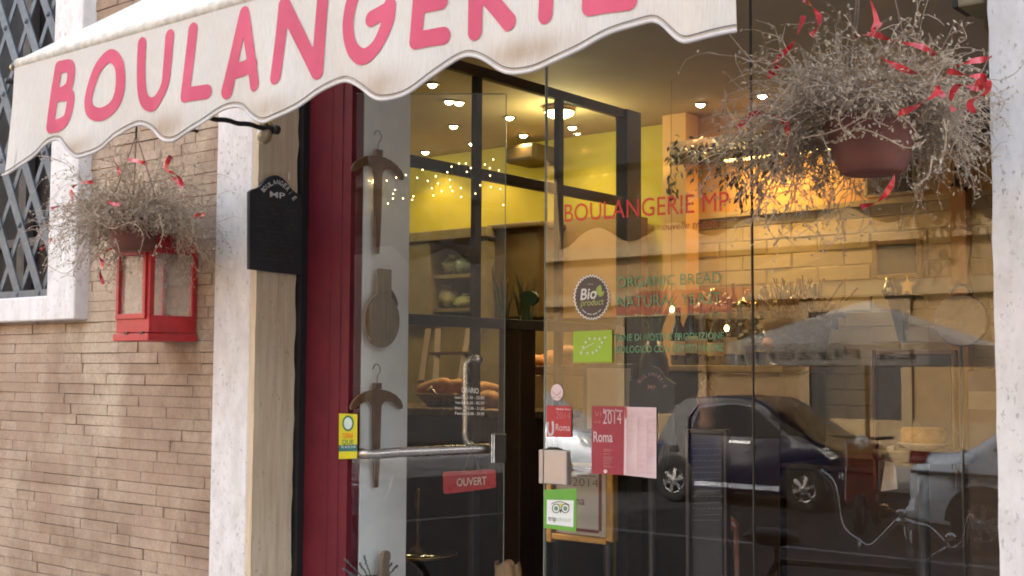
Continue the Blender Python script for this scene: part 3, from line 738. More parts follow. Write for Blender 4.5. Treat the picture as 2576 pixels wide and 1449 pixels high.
# ---- glass door, ajar inwards
Hn = PY(884, 900, .012); Hn.z = 0; Yf = .33; Fe = PY(1268, 900, Yf); Fe.z = 0
dd = (Fe-Hn).normalized(); dn = V((-dd.y, dd.x, 0)); dn = -dn if dn.y > 0 else dn      # outward normal
ztop = PP(1185, 237, Hn, dn).z
door = thing('glass_door', (Hn.x, Hn.y, FLOORZ), 'frameless glass door standing ajar with steel bar handles and opening hours', 'door')
mb = MB(); mb.poly([Hn+V((0, 0, FLOORZ+.01)), Fe+V((0, 0, FLOORZ+.01)), Fe+V((0, 0, ztop)), Hn+V((0, 0, ztop))]); mb.build('glass', GLASS, door)
mb = MB(); mb.bar(Fe+V((0, 0, FLOORZ+.01))+dd*.002, Fe+V((0, 0, ztop))+dd*.002, .003, .009, up=tuple(dn)); mb.bar(Hn+V((0, 0, ztop+.001)), Fe+V((0, 0, ztop+.001)), .009, .002)
mb.build('glass_edge', EDGE, door)
def DPo(x, y, o=0.0): return PP(x, y, Hn+dn*o, dn)
mb = MB()
h0, h1 = DPo(906, 1142, .065), DPo(1232, 1128, .065)
h0g = h0-dn*.06
mb.tube(smooth_line([tuple(h0g), tuple(h0g+dn*.035), tuple(h0+dd*.018+dn*.0), tuple(h0+dd*.06)], 6)+[h0.lerp(h1, t) for t in (.3, .5, .7, .9, 1)], .0165, 16)
mb.build('pull_handle', STEEL, door)
mb = MB()
v0 = DPo(1172, 925, -.05); v1 = DPo(1172, 1100, -.05); vt = DPo(1208, 905, -.004); ve = DPo(1236, 1128, -.05)
mb.tube(smooth_line([tuple(vt), tuple(DPo(1192, 902, -.03)), tuple(DPo(1177, 912, -.048)), tuple(v0), tuple(DPo(1172, 985, -.05)), tuple(DPo(1172, 1050, -.05)), tuple(v1), tuple(DPo(1182, 1120, -.05)), tuple(DPo(1205, 1128, -.05)), tuple(ve)], 6), .0125, 14)
mb.build('inner_handle', STEEL, door)
mb = MB()
la, lb_ = DPo(1236, 1092, .022), DPo(1274, 1164, .022)
c0 = (la+lb_)/2; hh = abs(la.z-lb_.z)/2; wv = abs((lb_-la).dot(dd))/2
mb.bar(c0-dd*wv-dn*.0, c0+dd*wv, .02, hh*2, mi=0); mb.bar(c0-dd*wv-dn*.042, c0+dd*wv-dn*.042, .02, hh*2)
mb.build('lock_case', M('dark_nickel', (.06, .052, .045), .35, .8), door, bevel=.003)
mb = MB(); mb.bar(c0-dd*(wv*.62)+dn*.0115-V((0, 0, hh)), c0-dd*(wv*.62)+dn*.0115+V((0, 0, hh)), .003, .006, up=tuple(dn)); mb.bar(c0-dd*(wv*.9)+dn*.0115-V((0, 0, hh)), c0-dd*(wv*.9)+dn*.0115+V((0, 0, hh)), .003, .004, up=tuple(dn)); mb.build('lock_trim', CHROME, door)
mb = MB()
def DT(x, y): return DPo(x, y, .003)
text_px(mb, 'ORARIO', (1161, 987), (1204, 990), 14, DT)
for i, (a, b) in enumerate((('Lun-Gio', '8.30 - 22.00'), ('Ven-Sab', '8.30 - 02.00'), ('Dom', '10.30 - 21.00'), ('Festivi', '12.00 - 20.00'))):
    y = 1002.5+13.4*i
    text_px(mb, a, (1145, y), (1145+(26 if len(a) > 4 else 15), y+.5), 7.5, DT); text_px(mb, b, (1174, y+.8), (1218, y+1.8), 7.5, DT)
mb.build('lettering', WHITEV, door)

# OUVERT plaque on a thread inside the door
pl = thing('open_sign', DPo(1180, 1210, -.03), 'red enamel plaque reading OUVERT hung on the glass door', 'sign')
def DO(x, y, o=-.022): return DPo(x, y, o)
rc = []
for cx_, cy_, a0_ in ((1121, 1194, 180), (1240, 1188, 270), (1241, 1221, 0), (1122, 1236, 90)):
    for k in range(5):
        an = R_(a0_+k*22.5); rc.append((cx_+7*math.cos(an), cy_+7*math.sin(an)))
mb = MB(); mb.prism([DO(*p) for p in rc], -dn*.004); mb.build('plate', M('red_enamel', (.38, .012, .012), .3, coat=.5), pl, bevel=.001)
mb = MB(); text_px(mb, 'OUVERT', (1149, 1223), (1224, 1218), 20, lambda x, y: DO(x, y, -.0205), bold=.012); mb.build('lettering', M('cream_enamel', (.62, .50, .42), .4), pl)
mb = MB(); mb.tube([DO(1168, 1183), DO(1178, 1150), DO(1190, 1128, -.05)], .0008, 5); mb.tube([DO(1190, 1128, -.05), DO(1205, 1181)], .0008, 5); mb.build('thread', CORD, pl)

# ---- stickers on the glass
def sticker(name, label, layers, lets=(), cat='sticker'):
    t = thing(name, layers[0][1] if False else G(*layers[0][1][0]), label, cat)
    for nm, pts, m, o in layers:
        mb = MB(); mb.prism([PY(x, y, SY-o) for x, y in pts], (0, .0004, 0)); mb.build(nm, m, t)
    return t
def rect(x0, y0, x1, y1, s0=0, s1=0): return [(x0, y0), (x1, y0+s0), (x1, y1+s1), (x0, y1)]
def Gq(o): return lambda x, y: PY(x, y, SY-o)
YEL = M('yellow_print', (.62, .56, .01), .45, var=.06); DGR = M('dark_green_print', (.02, .16, .06), .45, var=.06); ORG = M('orange_print', (.75, .14, .01), .45)
PAPW = M('white_print', (.74, .76, .74), .45, var=.05)
SY = -.0135
t = sticker('advert_sticker', 'yellow sticker reading TORNA QUI! beside the steel handle', [('sheet', [(853, 1040), (899, 1042), (898, 1153), (852, 1155)], YEL, .0), ('band', [(852.5, 1120), (898.5, 1118), (898, 1135), (852, 1136)], M('teal_print', (.01, .13, .11), .45), .0006)])
def ell(cx_, cy_, rx_, ry_, n=28): return [(cx_+rx_*math.cos(2*math.pi*i/n), cy_+ry_*math.sin(2*math.pi*i/n)) for i in range(n)]
def px_ring(mb, c, r1, r0, o, n=32):
    a = ell(*c, *r1, n); b = ell(*c, *r0, n); mb.strip([PY(x, y, SY-o) for x, y in a+a[:1]], [PY(x, y, SY-o) for x, y in b+b[:1]], smooth=False)
mb = MB(); px_ring(mb, (875.5, 1065), (14.5, 20), (10.5, 15), .0008); mb.build('ring', DGR, t)
mb = MB(); mb.poly([PY(x, y, SY-.0008) for x, y in ell(875.5, 1065, 10.4, 14.8)]); mb.build('disc', M('pale_blue_print', (.60, .74, .72), .45), t)
mb = MB(); text_px(mb, 'TORNA', (861, 1103), (889, 1102), 14, Gq(.0008), bold=.015); mb.build('orange_lettering', ORG, t)
mb = MB(); text_px(mb, 'QUI!', (860, 1118), (889, 1117), 12.5, Gq(.0008), bold=.012); mb.build('green_lettering', DGR, t)
mb = MB(); text_px(mb, 'TEL 06 32 12 68', (857, 1127), (894, 1126), 5, Gq(.001)); mb.build('small_lettering', PAPW, t)

SY = -.0035
WINE = M('wine_red_print', (.30, .022, .045), .45, var=.06); PALEP = M('pale_pink_print', (.66, .50, .52), .45, var=.07); LTP = M('light_pink_ink', (.72, .56, .56), .45); DPK = M('dull_pink_ink', (.48, .17, .18), .45)
t = sticker('guide_poster', 'large red and pale pink guide sticker reading 2014 Roma', [('red_half', [(1489, 1021), (1571, 1023), (1569, 1195), (1488, 1191)], WINE, 0), ('pink_half', [(1571, 1023), (1651, 1025), (1651, 1204), (1569, 1195)], PALEP, .0)], cat='poster')
mb = MB(); text_px(mb, '2014', (1517, 1066), (1563, 1067), 33, Gq(.0012), bold=-.012); mb.build('year_lettering', LTP, t)
mb = MB(); text_px(mb, 'Gambero Rosso', (1517, 1035), (1566, 1036), 7, Gq(.0012), bold=.02); mb.build('publisher_lettering', LTP, t)
mb = MB(); text_px(mb, 'Roma', (1493, 1111), (1541, 1112), 27, Gq(.0012), bold=.01); mb.build('town_lettering', PALEP, t)
mb = MB(); text_px(mb, 'VI', (1496, 1048), (1512, 1048), 14, Gq(.0012), bold=-.012); text_px(mb, 'ed.', (1494, 1064), (1513, 1065), 9, Gq(.0012), bold=-.01)
rg = random.Random(8)
for y in (1130, 1134, 1141, 1149, 1153, 1157, 1161, 1165, 1170, 1174):
    mb.poly([PY(a, b, SY-.0012) for a, b in ((1518, y), (1518+rg.uniform(14, 28), y+.6), (1518+rg.uniform(14, 28), y+2), (1518, y+1.6))])
mb.build('small_print', DPK, t)['kind'] = 'stuff'
mb = MB(); mb.poly([PY(x, y, SY-.0012) for x, y in ell(1523, 1186, 4.5, 5)]); mb.build('emblem', LTP, t)
mb = MB()
for x in (1577, 1603, 1628): mb.poly([PY(a, b, SY-.0012) for a, b in ((x, 1030), (x+1.2, 1030), (x+1.2, 1196), (x, 1195))])
for x0 in (1579, 1605, 1630):
    for k in range(52):
        if rg.random() < .72:
            y = 1033+k*3.1; L = rg.uniform(8, 20); mb.poly([PY(a, b, SY-.0012) for a, b in ((x0+1, y), (x0+1+L, y+.3), (x0+1+L, y+1.2), (x0+1, y+.9))])
mb.build('fine_print', M('pale_rose_ink', (.60, .42, .44), .5), t)['kind'] = 'stuff'
mb = MB(); mb.poly([PY(x, y, SY-.0013) for x, y in ((1571, 1024), (1576, 1024), (1576, 1048), (1572, 1055))]); mb.build('tab', M('bright_red_print', (.50, .03, .04), .4), t)

t = sticker('guide_sticker', 'small red sticker reading 2014 Roma above the steel strike plate', [('sheet', [(1375, 1020), (1438, 1022), (1437, 1100), (1375, 1099)], M('bright_wine_print', (.42, .02, .035), .4, var=.08), 0)])
mb = MB(); text_px(mb, '2014', (1399, 1053), (1434, 1054), 18, Gq(.0012), bold=-.014); mb.build('year_lettering', DPK, t)
mb = MB(); text_px(mb, 'Gambero Rosso', (1399, 1031), (1435, 1032), 5, Gq(.0012), bold=.02); mb.build('publisher_lettering', LTP, t); mb = MB(); text_px(mb, 'Roma', (1398, 1083), (1434, 1084), 18, Gq(.0012), bold=-.004); mb.build('town_lettering', LTP, t)
mb = MB(); tu = smooth_line([(1379, 1064), (1378, 1080), (1381, 1092), (1386, 1094), (1391, 1088), (1392, 1074), (1391, 1062)], 6)
strokes_mesh(mb, [[(PY(x, y, SY).x, PY(x, y, SY).z) for x, y in tu]], .007, lambda x, z: V((x, SY-.0012, z)), .0012); mb.build('emblem', M('silver_ink', (.55, .55, .56), .4), t)

t = sticker('round_sticker', 'small round pale pink sticker above the small red sticker', [('disc', ell(1401, 987, 15.5, 21), M('pink_white_print', (.70, .56, .58), .45, var=.05), 0)])
mb = MB()
for pts in ([(1390, 985), (1396, 991), (1401, 995)], [(1412, 985), (1406, 991), (1401, 995)], [(1391, 1000), (1397, 1000)], [(1405, 1000), (1411, 1000)]):
    strokes_mesh(mb, [[(PY(x, y, SY).x, PY(x, y, SY).z) for x, y in pts]], .0022, lambda x, z: V((x, SY-.0012, z)), .0007)
mb.build('emblem', DPK, t)

OWG = M('leaf_green_print', (.12, .36, .04), .45, var=.08)
t = sticker('owl_sticker', 'green bordered white sticker with owl eyes in front of the gilt framed certificate', [('sheet', [(1369, 1232), (1450, 1229), (1449, 1338), (1368, 1328)], OWG, 0), ('white_field', [(1376, 1257), (1443, 1259), (1442, 1326), (1375, 1318)], PAPW, .0006)])
OWB = M('owl_ink', (.03, .035, .03), .5)
mb = MB()
for cx_, c in ((1399, 0), (1422, 1)):
    px_ring(mb, (cx_, 1279), (10.5, 12), (8.6, 10), .0012); px_ring(mb, (cx_, 1279), (4.8, 5.6), (3.4, 4), .0012)
tu = smooth_line([(1388, 1268), (1396, 1264), (1410, 1262), (1424, 1266), (1433, 1271)], 5)
strokes_mesh(mb, [[(PY(x, y, SY).x, PY(x, y, SY).z) for x, y in tu]], .0022, lambda x, z: V((x, SY-.0014, z)), .0008)
mb.poly([PY(x, y, SY-.0014) for x, y in ((1407, 1282), (1414, 1282.5), (1410.5, 1292))]); mb.build('owl_face', OWB, t)
mb = MB(); mb.poly([PY(x, y, SY-.0010) for x, y in ((1403, 1266), (1419, 1267), (1411, 1277))]); mb.build('owl_brow', M('owl_yellow', (.62, .60, .12), .5), t)
for cx_ in (1399, 1422):
    mb = MB(); mb.poly([PY(x, y, SY-.0012) for x, y in ell(cx_, 1279, 3.2, 3.8, 16)]); mb.build('owl_pupil', M('owl_pupil_green', (.10, .38, .12), .5), t)
mb = MB(); text_px(mb, 'trip', (1379, 1309), (1399, 1311), 13, Gq(.0012), bold=.01); mb.build('dark_lettering', OWB, t)
mb = MB(); text_px(mb, 'advisor', (1400, 1311), (1437, 1314), 12, Gq(.0012), bold=-.004); mb.build('green_lettering', M('pale_green_ink', (.42, .56, .40), .5), t)

SEAL = M('dark_brown_print', (.065, .045, .045), .45, var=.08)
def scal(cx_, cy_, rx_, ry_, n=34, a=.035): return [(cx_+rx_*(1+a*math.cos(n*q_))*math.cos(q_), cy_+ry_*(1+a*math.cos(n*q_))*math.sin(q_)) for q_ in [2*math.pi*i/(n*6) for i in range(n*6)]]
t = sticker('seal_sticker', 'round brown seal sticker reading Bio product with white scalloped rim', [('rim', scal(1488, 748, 44.5, 56), PAPW, 0), ('disc', scal(1488, 748, 41, 52), SEAL, .0006)])
mb = MB(); text_px(mb, 'Bio', (1460, 755), (1500, 750), 29, Gq(.0012), bold=.018, shear=.12); mb.build('white_lettering', PAPW, t)
mb = MB(); text_px(mb, 'product', (1461, 770), (1518, 766), 17, Gq(.0012), bold=.006, shear=.15); mb.build('green_lettering', M('lime_ink', (.42, .52, .16), .5), t)
mb = MB(); mb.poly([PY(x, y, SY-.0012) for x, y in smooth_line([(1504, 742), (1499, 732), (1503, 722), (1510, 717), (1514, 728), (1511, 738)], 4, True)])
mb.poly([PY(x, y, SY-.0012) for x, y in smooth_line([(1506, 744), (1512, 736), (1519, 732), (1518, 741), (1512, 746)], 4, True)]); mb.build('leaf_emblem', M('seal_leaf_green', (.36, .47, .10), .5), t)
mb = MB()
for i in range(18):
    a = R_(132-i*5); p = (1488+33*math.cos(a), 748+43*math.sin(a))
    if i % 5 != 4: mb.poly([PY(x, y, SY-.0012) for x, y in ((p[0]-1, p[1]-1.4), (p[0]+1.1, p[1]-1.4), (p[0]+1.1, p[1]+1.4), (p[0]-1, p[1]+1.4))])
for x in (1480, 1485, 1490): mb.poly([PY(a, b, SY-.0012) for a, b in ell(x, 715, .9, 1.1, 8)])
mb.build('rim_lettering', PAPW, t)['kind'] = 'stuff'

t = sticker('leaf_sticker', 'lime green rectangular sticker with a leaf drawn in white stars', [('sheet', [(1442, 834), (1540, 830), (1540, 911), (1442, 912)], M('lime_green_print', (.30, .50, .03), .45, var=.06), 0)])
mb = MB()
def star(cx_, cy_, r): 
    pts = []
    for i in range(10):
        a = -math.pi/2+i*math.pi/5; q_ = r if i % 2 == 0 else r*.42; pts.append((cx_+q_*.85*math.cos(a), cy_+q_*1.05*math.sin(a)))
    return pts
for x, y in ((1462, 888), (1467, 873), (1473, 861), (1483, 852), (1496, 852), (1508, 853), (1522, 849), (1514, 862), (1508, 873), (1501, 882), (1491, 887), (1478, 888)):
    mb.poly([PY(a, b, SY-.001) for a, b in star(x, y, 4.6)])
tu = smooth_line([(1460, 890), (1468, 878), (1480, 870), (1494, 864)], 5); strokes_mesh(mb, [[(PY(x, y, SY).x, PY(x, y, SY).z) for x, y in tu]], .0018, lambda x, z: V((x, SY-.001, z)), .0007)
mb.build('star_leaf', PAPW, t)
mb = MB(); q0 = PY(2420, -6, -.1); 
sc_ = thing('security_lamp', PY(2450, 0, -.12), 'small beige lamp housing fixed high beside the right stone pillar', 'lamp')
mb.box((PY(2415, 0, -.14).x, -.16, PY(2450, 18, -.14).z), (PY(2482, 0, -.14).x, -.03, PY(2450, -40, -.14).z)); mb.build('housing', M('beige_plastic', (.30, .25, .16), .5), sc_, bevel=.006)
mb = MB(); mb.box((PY(2400, 0, -.14).x, -.155, PY(2450, 14, -.14).z), (PY(2414, 0, -.14).x, -.06, PY(2450, -14, -.14).z)); mb.build('lens', BLACKFR, sc_)
# ================================================================== inside the shop
ZC, YB, XP = 2.9, 2.55, XG0
CEILM = M('cream_ceiling', (.42, .33, .19), .8, var=.08, scale=2)
FLM = M('dark_tile_floor', (.06, .04, .03), .35, var=.4, scale=5)
mb = MB(); mb.box((-8, -.04, FLOORZ-.2), (.6, YB+.2, FLOORZ)); struct(mb.build('floor', FLM))
mb = MB(); mb.box((-8.1, .06, ZC), (.7, YB+.2, ZC+.1)); struct(mb.build('ceiling', CEILM))
YELW = M('mustard_yellow_wall', (.47, .39, .04), .7, var=.06, scale=2); ORW = M('warm_orange_wall', (.62, .36, .14), .75, var=.12, scale=3)
mb = MB(); mb.box((-8, YB, FLOORZ), (XP-.32, YB+.1, ZC)); tag(mb.build('back_wall', YELW), 'mustard yellow back wall behind the black glazed partition', 'wall')
mb = MB(); mb.box((XP-.32, YB-.02, FLOORZ), (.6, YB+.1, ZC)); tag(mb.build('back_wall', ORW), 'warm orange back wall under the ivy pelmet', 'wall')
mb = MB(); mb.box((-8.1, .36, FLOORZ), (-8, YB+.1, ZC)); tag(mb.build('side_wall', YELW), 'mustard yellow end wall of the left room', 'wall')
mb = MB(); mb.box((.6, .02, FLOORZ), (.7, YB+.1, ZC)); tag(mb.build('side_wall', ORW), 'warm orange end wall of the right room, behind the stone pillar', 'wall')
# cream painted brick dado on the back wall
bx0, bx1, bzt = PY(1700, 900, YB-.03).x, .5, PY(1932, 538, YB).z
PB = M('cream_painted_brick', (.56, .42, .20), .6, var=.10, scale=6, bmp=.003, bscale=40)
mb = MB(); mb.box((bx0, YB-.045, FLOORZ), (bx1, YB-.021, bzt-.01)); rg = random.Random(2); z = FLOORZ+.01; r = 0
while z < bzt-.05:
    x = bx0 - (.13 if r % 2 else 0)
    while x < bx1:
        a, b = max(x+.004, bx0), min(x+.26, bx1)
        if b-a > .03:
            d = YB-.053+rg.uniform(-.002, .002); mb.add([(a+.004, d, z+.006), (b-.006, d+rg.uniform(-.003,.003), z+.008), (b-.006, d+rg.uniform(-.003,.003), z+.067), (a+.004, d, z+.067), (a, YB-.049, z+.002), (b, YB-.049, z+.002), (b, YB-.049, z+.070), (a, YB-.049, z+.070)],
            [(0,1,2,3), (4,5,1,0), (5,6,2,1), (6,7,3,2), (7,4,0,3)])
        x += .262
    z += .0715; r += 1
mb.box((bx0, YB-.075, bzt-.01), (bx1, YB-.021, bzt+.015))
tag(mb.build('brick_dado', PB), 'cream painted brick lower wall at the back of the shop', 'wall')
mb = MB(); c0, c1 = PY(1668, 900, YB-.2).x, PY(1727, 900, YB-.2).x; mb.box((c0, YB-.2, FLOORZ), (c1, YB-.08, ZC-.002)); tag(mb.build('wall_pier', ORW), 'narrow orange wall pier behind the name lettering', 'pilaster')
mb = MB(); c0, c1 = PY(2396, 900, YB-.15).x, PY(2436, 900, YB-.15).x; mb.box((c0, YB-.15, FLOORZ), (c1, YB-.08, ZC-.002)); tag(mb.build('wall_pier', M('amber_orange_wall', (.62, .30, .08), .7, var=.1)), 'amber orange wall pier near the right stone pillar', 'pilaster')

# white side panel with the wooden peels and paddle
mb = MB(); yE = PX(1027, 900, XP).y
mb.box((XP-.08, .055, FLOORZ), (XP, yE, ZC-.002)); tag(mb.build('plaster_wall', WHITEPAINT, bevel=.003), 'narrow white plaster panel just inside the door', 'wall')
def W(x, y, o=0): return PX(x, y, XP+o)
def hanger(cx_, top, label, sc):
    t = thing('trouser_hanger', W(cx_, top+250), label, 'hanger', 'wooden hangers on the white panel')
    # arms profile traced on the panel's plane (half, mirrored)
    up = [(0, 54), (14, 55), (34, 60), (52, 69), (66, 82), (73, 96), (72, 104), (65, 106), (57, 99), (48, 91), (38, 86), (28, 84), (18, 87), (12, 95), (10.5, 108)]
    dn_ = [(10, 160), (8, 240), (5, 300)]
    c = W(cx_, top+150); ux = (W(cx_+10, top+150)-c)/10; 
    ym = abs(c.y-W(cx_+10, top+150).y)/10; zm = abs(W(cx_, top).z-W(cx_, top+300).z)/300
    def T(p, o=.032): return V((XP+o, c.y+p[0]*ym*sc*.9, W(cx_, top).z-p[1]*zm))
    half = up+dn_; prof = [T(p) for p in half]+[T((-a, b)) for a, b in half[::-1]]
    mb = MB(); mb.prism(prof, (-.010, 0, 0)); mb.build('body', WOOD, t, bevel=.002)
    mb = MB(); mb.box((XP+.020, c.y-9*ym, T((0, 54)).z), (XP+.034, c.y+9*ym, T((0, 38)).z)); mb.build('neck', WOOD, t, bevel=.002)
    hk = [(0, 40), (1, 22), (7, 12), (8, 2), (2, -8), (-6, -8), (-11, 0), (-12, 4)]
    mb = MB(); mb.tube([tuple(T(p, .027)) for p in smooth_line(hk, 5)], .0016, 6); mb.build('hook', M('dull_hook_wire', (.25, .2, .15), .35, 1), t)
hanger(936, 340, 'upper wooden hanger with trouser bar, above the round paddle on the white panel', 1)
hanger(933, 925, 'lower wooden hanger with trouser bar, under the round paddle on the white panel', 1)
pd = thing('bread_paddle', W(942, 876), 'small round worn wooden bread paddle hung on the white panel', 'bread paddle')
c = W(941, 800); r_z = abs(W(941, 738).z-W(941, 875).z)/2; cz_ = (W(941, 738).z+W(941, 875).z)/2; r_y = abs(W(897, 800).y-W(985, 800).y)/2
pts = [V((XP+.030, c.y+r_y*math.cos(a), cz_+r_z*math.sin(a))) for a in [2*math.pi*i/40 for i in range(40)]]
mb = MB(); mb.prism(pts, (.012, 0, 0)); mb.build('blade', PALEWOOD, pd, bevel=.003)
hy0, hy1 = W(928, 720).y, W(965, 720).y; mb = MB(); mb.box((XP+.031, hy0, cz_+r_z*.86), (XP+.041, hy1, W(945, 678).z)); mb.build('handle', PALEWOOD, pd, bevel=.004)
sc2 = thing('dough_scoop', W(985, 750), 'small dark wooden scoop tucked behind the bread paddle', 'scoop')
mb = MB(); mb.prism([W(x, y, .010) for x, y in smooth_line([(962, 722), (972, 721), (984, 726), (996, 745), (1002, 766), (996, 776), (984, 782), (968, 756)], 3, True)], (-.006, 0, 0)); mb.build('blade', M('dark_red_brown_wood', (.10, .05, .035), .5), sc2, bevel=.002)
# dry lavender sprigs at the panel's foot
vs_t = thing('sprig_vase', (XP+.09, .16, .9), 'dry lavender sprigs with a wooden peg low before the white panel', 'dried flowers')
mb = MB(); LAV = M('dry_lavender', (.13, .115, .13), .85, var=.4, scale=60); rg = random.Random(9)
b0 = W(945, 1500, .06)
for x, y in ((868, 1408), (866, 1432), (905, 1418), (962, 1425), (985, 1418), (998, 1424), (915, 1400), (880, 1445)):
    e = W(x, y, .05); P = smooth_line([tuple(b0), tuple(b0.lerp(e, .5)+V((0, 0, .01))), tuple(e)], 8); mb.tube(P, [.0016]*len(P), 5)
    for k in range(10):
        p = V(P[-1-k if k < len(P) else 0]); mb.ball(p+V((rg.gauss(0, .001), rg.gauss(0, .001), 0)), .0042*(1-.05*k), 6, sc=(1, 1, 1.3))
mb.build('sprigs', LAV, vs_t)
mb = MB(); mb.prism([W(x, y, .05) for x, y in smooth_line([(958, 1390), (966, 1384), (974, 1388), (976, 1402), (972, 1425), (974, 1500), (950, 1500), (952, 1430)], 4, True)], (.015, 0, 0)); mb.build('peg', PALEWOOD, vs_t, bevel=.003)
mb = MB(); mb.lathe([(.05, 0), (.055, .02), (.06, .30), (.055, .31)], (b0.x, b0.y, FLOORZ+.45), 20); mb.build('vase', DARKWOOD, vs_t)

# black glazed partition
pt = thing('glazed_partition', (XP-.02, 1.1, FLOORZ), 'black framed glass partition between mustard room and shop front', 'partition')
mb = MB(); bw = .035
yv = [PX(x, 430, XP).y for x in (1206, 1413)]; ye = PX(1590, 510, XP).y
zt1, zm1, zl1 = PX(1150, 162, XP).z, PX(1206, 436, XP).z, PX(1100, 806, XP).z
zw = FLOORZ+.22
xo0, xo1 = XP-.03, XP
for y in yv: mb.box((xo0+.002, y-bw/2, zw), (xo1-.002, y+bw/2, zt1-.02))
mb.box((xo0-.02, ye-.055, FLOORZ), (xo1+.01, ye+.06, zt1+.02))
for z_ in (zt1, zm1, zl1): mb.box((xo0, yE+.001, z_-.02), (xo1, ye-.056, z_+.02))
mb.build('frame', BLACKFR, pt, bevel=.002)
mb = MB(); mb.poly([(XP-.015, yE, zw), (XP-.015, ye, zw), (XP-.015, ye, zt1), (XP-.015, yE, zt1)]); mb.build('glass', GLASS2, pt)
mb = MB(); mb.box((xo0, yE+.001, FLOORZ), (xo1, ye-.056, zw)); mb.box((xo1, yE+.03, FLOORZ+.06), (xo1+.008, ye-.09, zw-.06)); mb.build('wainscot_panel', DARKWOOD, pt, bevel=.003)

# ceiling lights
LAMPW = EM('warm_lamp_glow', (1, .84, .55), 9)
SPOTS = [(1088,212), (1130,255), (1155,258), (1141,317), (1282,295), (1317,340), (1190,361), (1070,382), (1440,320), (1762,262), (1918,240), (2210, 232)]
WHERE = ['nearest left', 'paired', 'paired', 'middle', 'beside the upright bar', 'farther', 'farther', 'farthest left', 'beyond the round lamp', 'right room', 'right room', 'behind basket']
LBL = ['small recessed ceiling spotlight nearest the awning scallop, over the door', 'left one of two ceiling spotlights set close together', 'right one of two ceiling spotlights set close together',
 'ceiling spotlight alone below the close pair, left of the upright bar', 'ceiling spotlight between the upright bar and the round ceiling lamp', 'ceiling spotlight above the air conditioner, before the yellow wall',
 'ceiling spotlight just left of the upright partition bar, near the yellow wall', 'ceiling spotlight next to the white panel, farthest at the left', 'ceiling spotlight just right of the round ceiling lamp',
 'ceiling spotlight alone on the bare ceiling right of the partition', 'ceiling spotlight seen at the left edge of the larger hanging basket', 'ceiling spotlight seen through twigs of the larger hanging basket']
ringm = M('brass_ring', (.4, .3, .16), .35, 1)
rbm = MB(); rbm.lathe([(.022, -.002), (.030, -.006), (.032, -.003), (.032, 0)], (0, 0, 0), 20)
bbm = MB(); bbm.lathe([(.001, -.016), (.012, -.013), (.020, -.005), (.021, -.001)], (0, 0, 0), 16)
root0 = thing('ceiling_spotlight', (0, 0, 0), LBL[0], 'ceiling light', 'recessed spotlights in the shop ceiling')
rbm.build('ring', ringm, root0); bbm.build('bulb', LAMPW, root0)
for i, (x, y) in enumerate(SPOTS):
    o = root0 if i == 0 else copy_tree(root0)
    p = PZ(x, y, ZC-.003); p.y = min(p.y, YB-.1); o.location = p; o['label'] = LBL[i]
    l = bpy.data.lights.new('spot_lamp', 'SPOT'); l.energy = 1.3 if i < 9 else 4.0; l.color = (1, .70, .34); l.spot_size = R_(125); l.spot_blend = .7; l.shadow_soft_size = .03
    lo = bpy.data.objects.new('spot_lamp', l); COL.objects.link(lo); lo.location = p-V((0, 0, .03))
# round lamp
p = PZ(1407, 283, ZC-.03); rl = thing('round_ceiling_lamp', p, 'large round glowing ceiling lamp behind the partition bar', 'ceiling light')
mb = MB(); mb.lathe([(.001, -.028), (.04, -.024), (.068, -.010), (.074, .004), (.074, .025)], p, 32); mb.build('diffuser', EM('round_lamp_glow', (1, .95, .40), 2.2), rl)
mb = MB(); mb.lathe([(.075, .0), (.080, .0), (.080, .028), (.075, .028)], p, 32); mb.build('rim', ringm, rl)
l = bpy.data.lights.new('round_lamp', 'POINT'); l.energy = 1.5; l.color = (1, .86, .42); l.shadow_soft_size = .1; lo = bpy.data.objects.new('round_lamp', l); COL.objects.link(lo); lo.location = p-V((0, 0, .12))
for x_, y_, e_ in ((-5.2, 1.5, 1.4), (-6.6, 1.4, 1.4)):
    t = thing('round_ceiling_lamp', (x_, y_, ZC-.03), 'round glowing ceiling lamp %s in the left room' % ('over the cabinets' if x_ > -6 else 'at the far end'), 'ceiling light')
    mb = MB(); mb.lathe([(.001, -.035), (.07, -.03), (.11, -.012), (.118, .004), (.118, .025)], (x_, y_, ZC-.03), 32); mb.build('diffuser', EM('round_lamp_glow', (1, .95, .40), 2.2), t)
    l = bpy.data.lights.new('round_lamp', 'POINT'); l.energy = e_; l.color = (1, .86, .42); l.shadow_soft_size = .1; lo = bpy.data.objects.new('round_lamp', l); COL.objects.link(lo); lo.location = (x_, y_, ZC-.15)

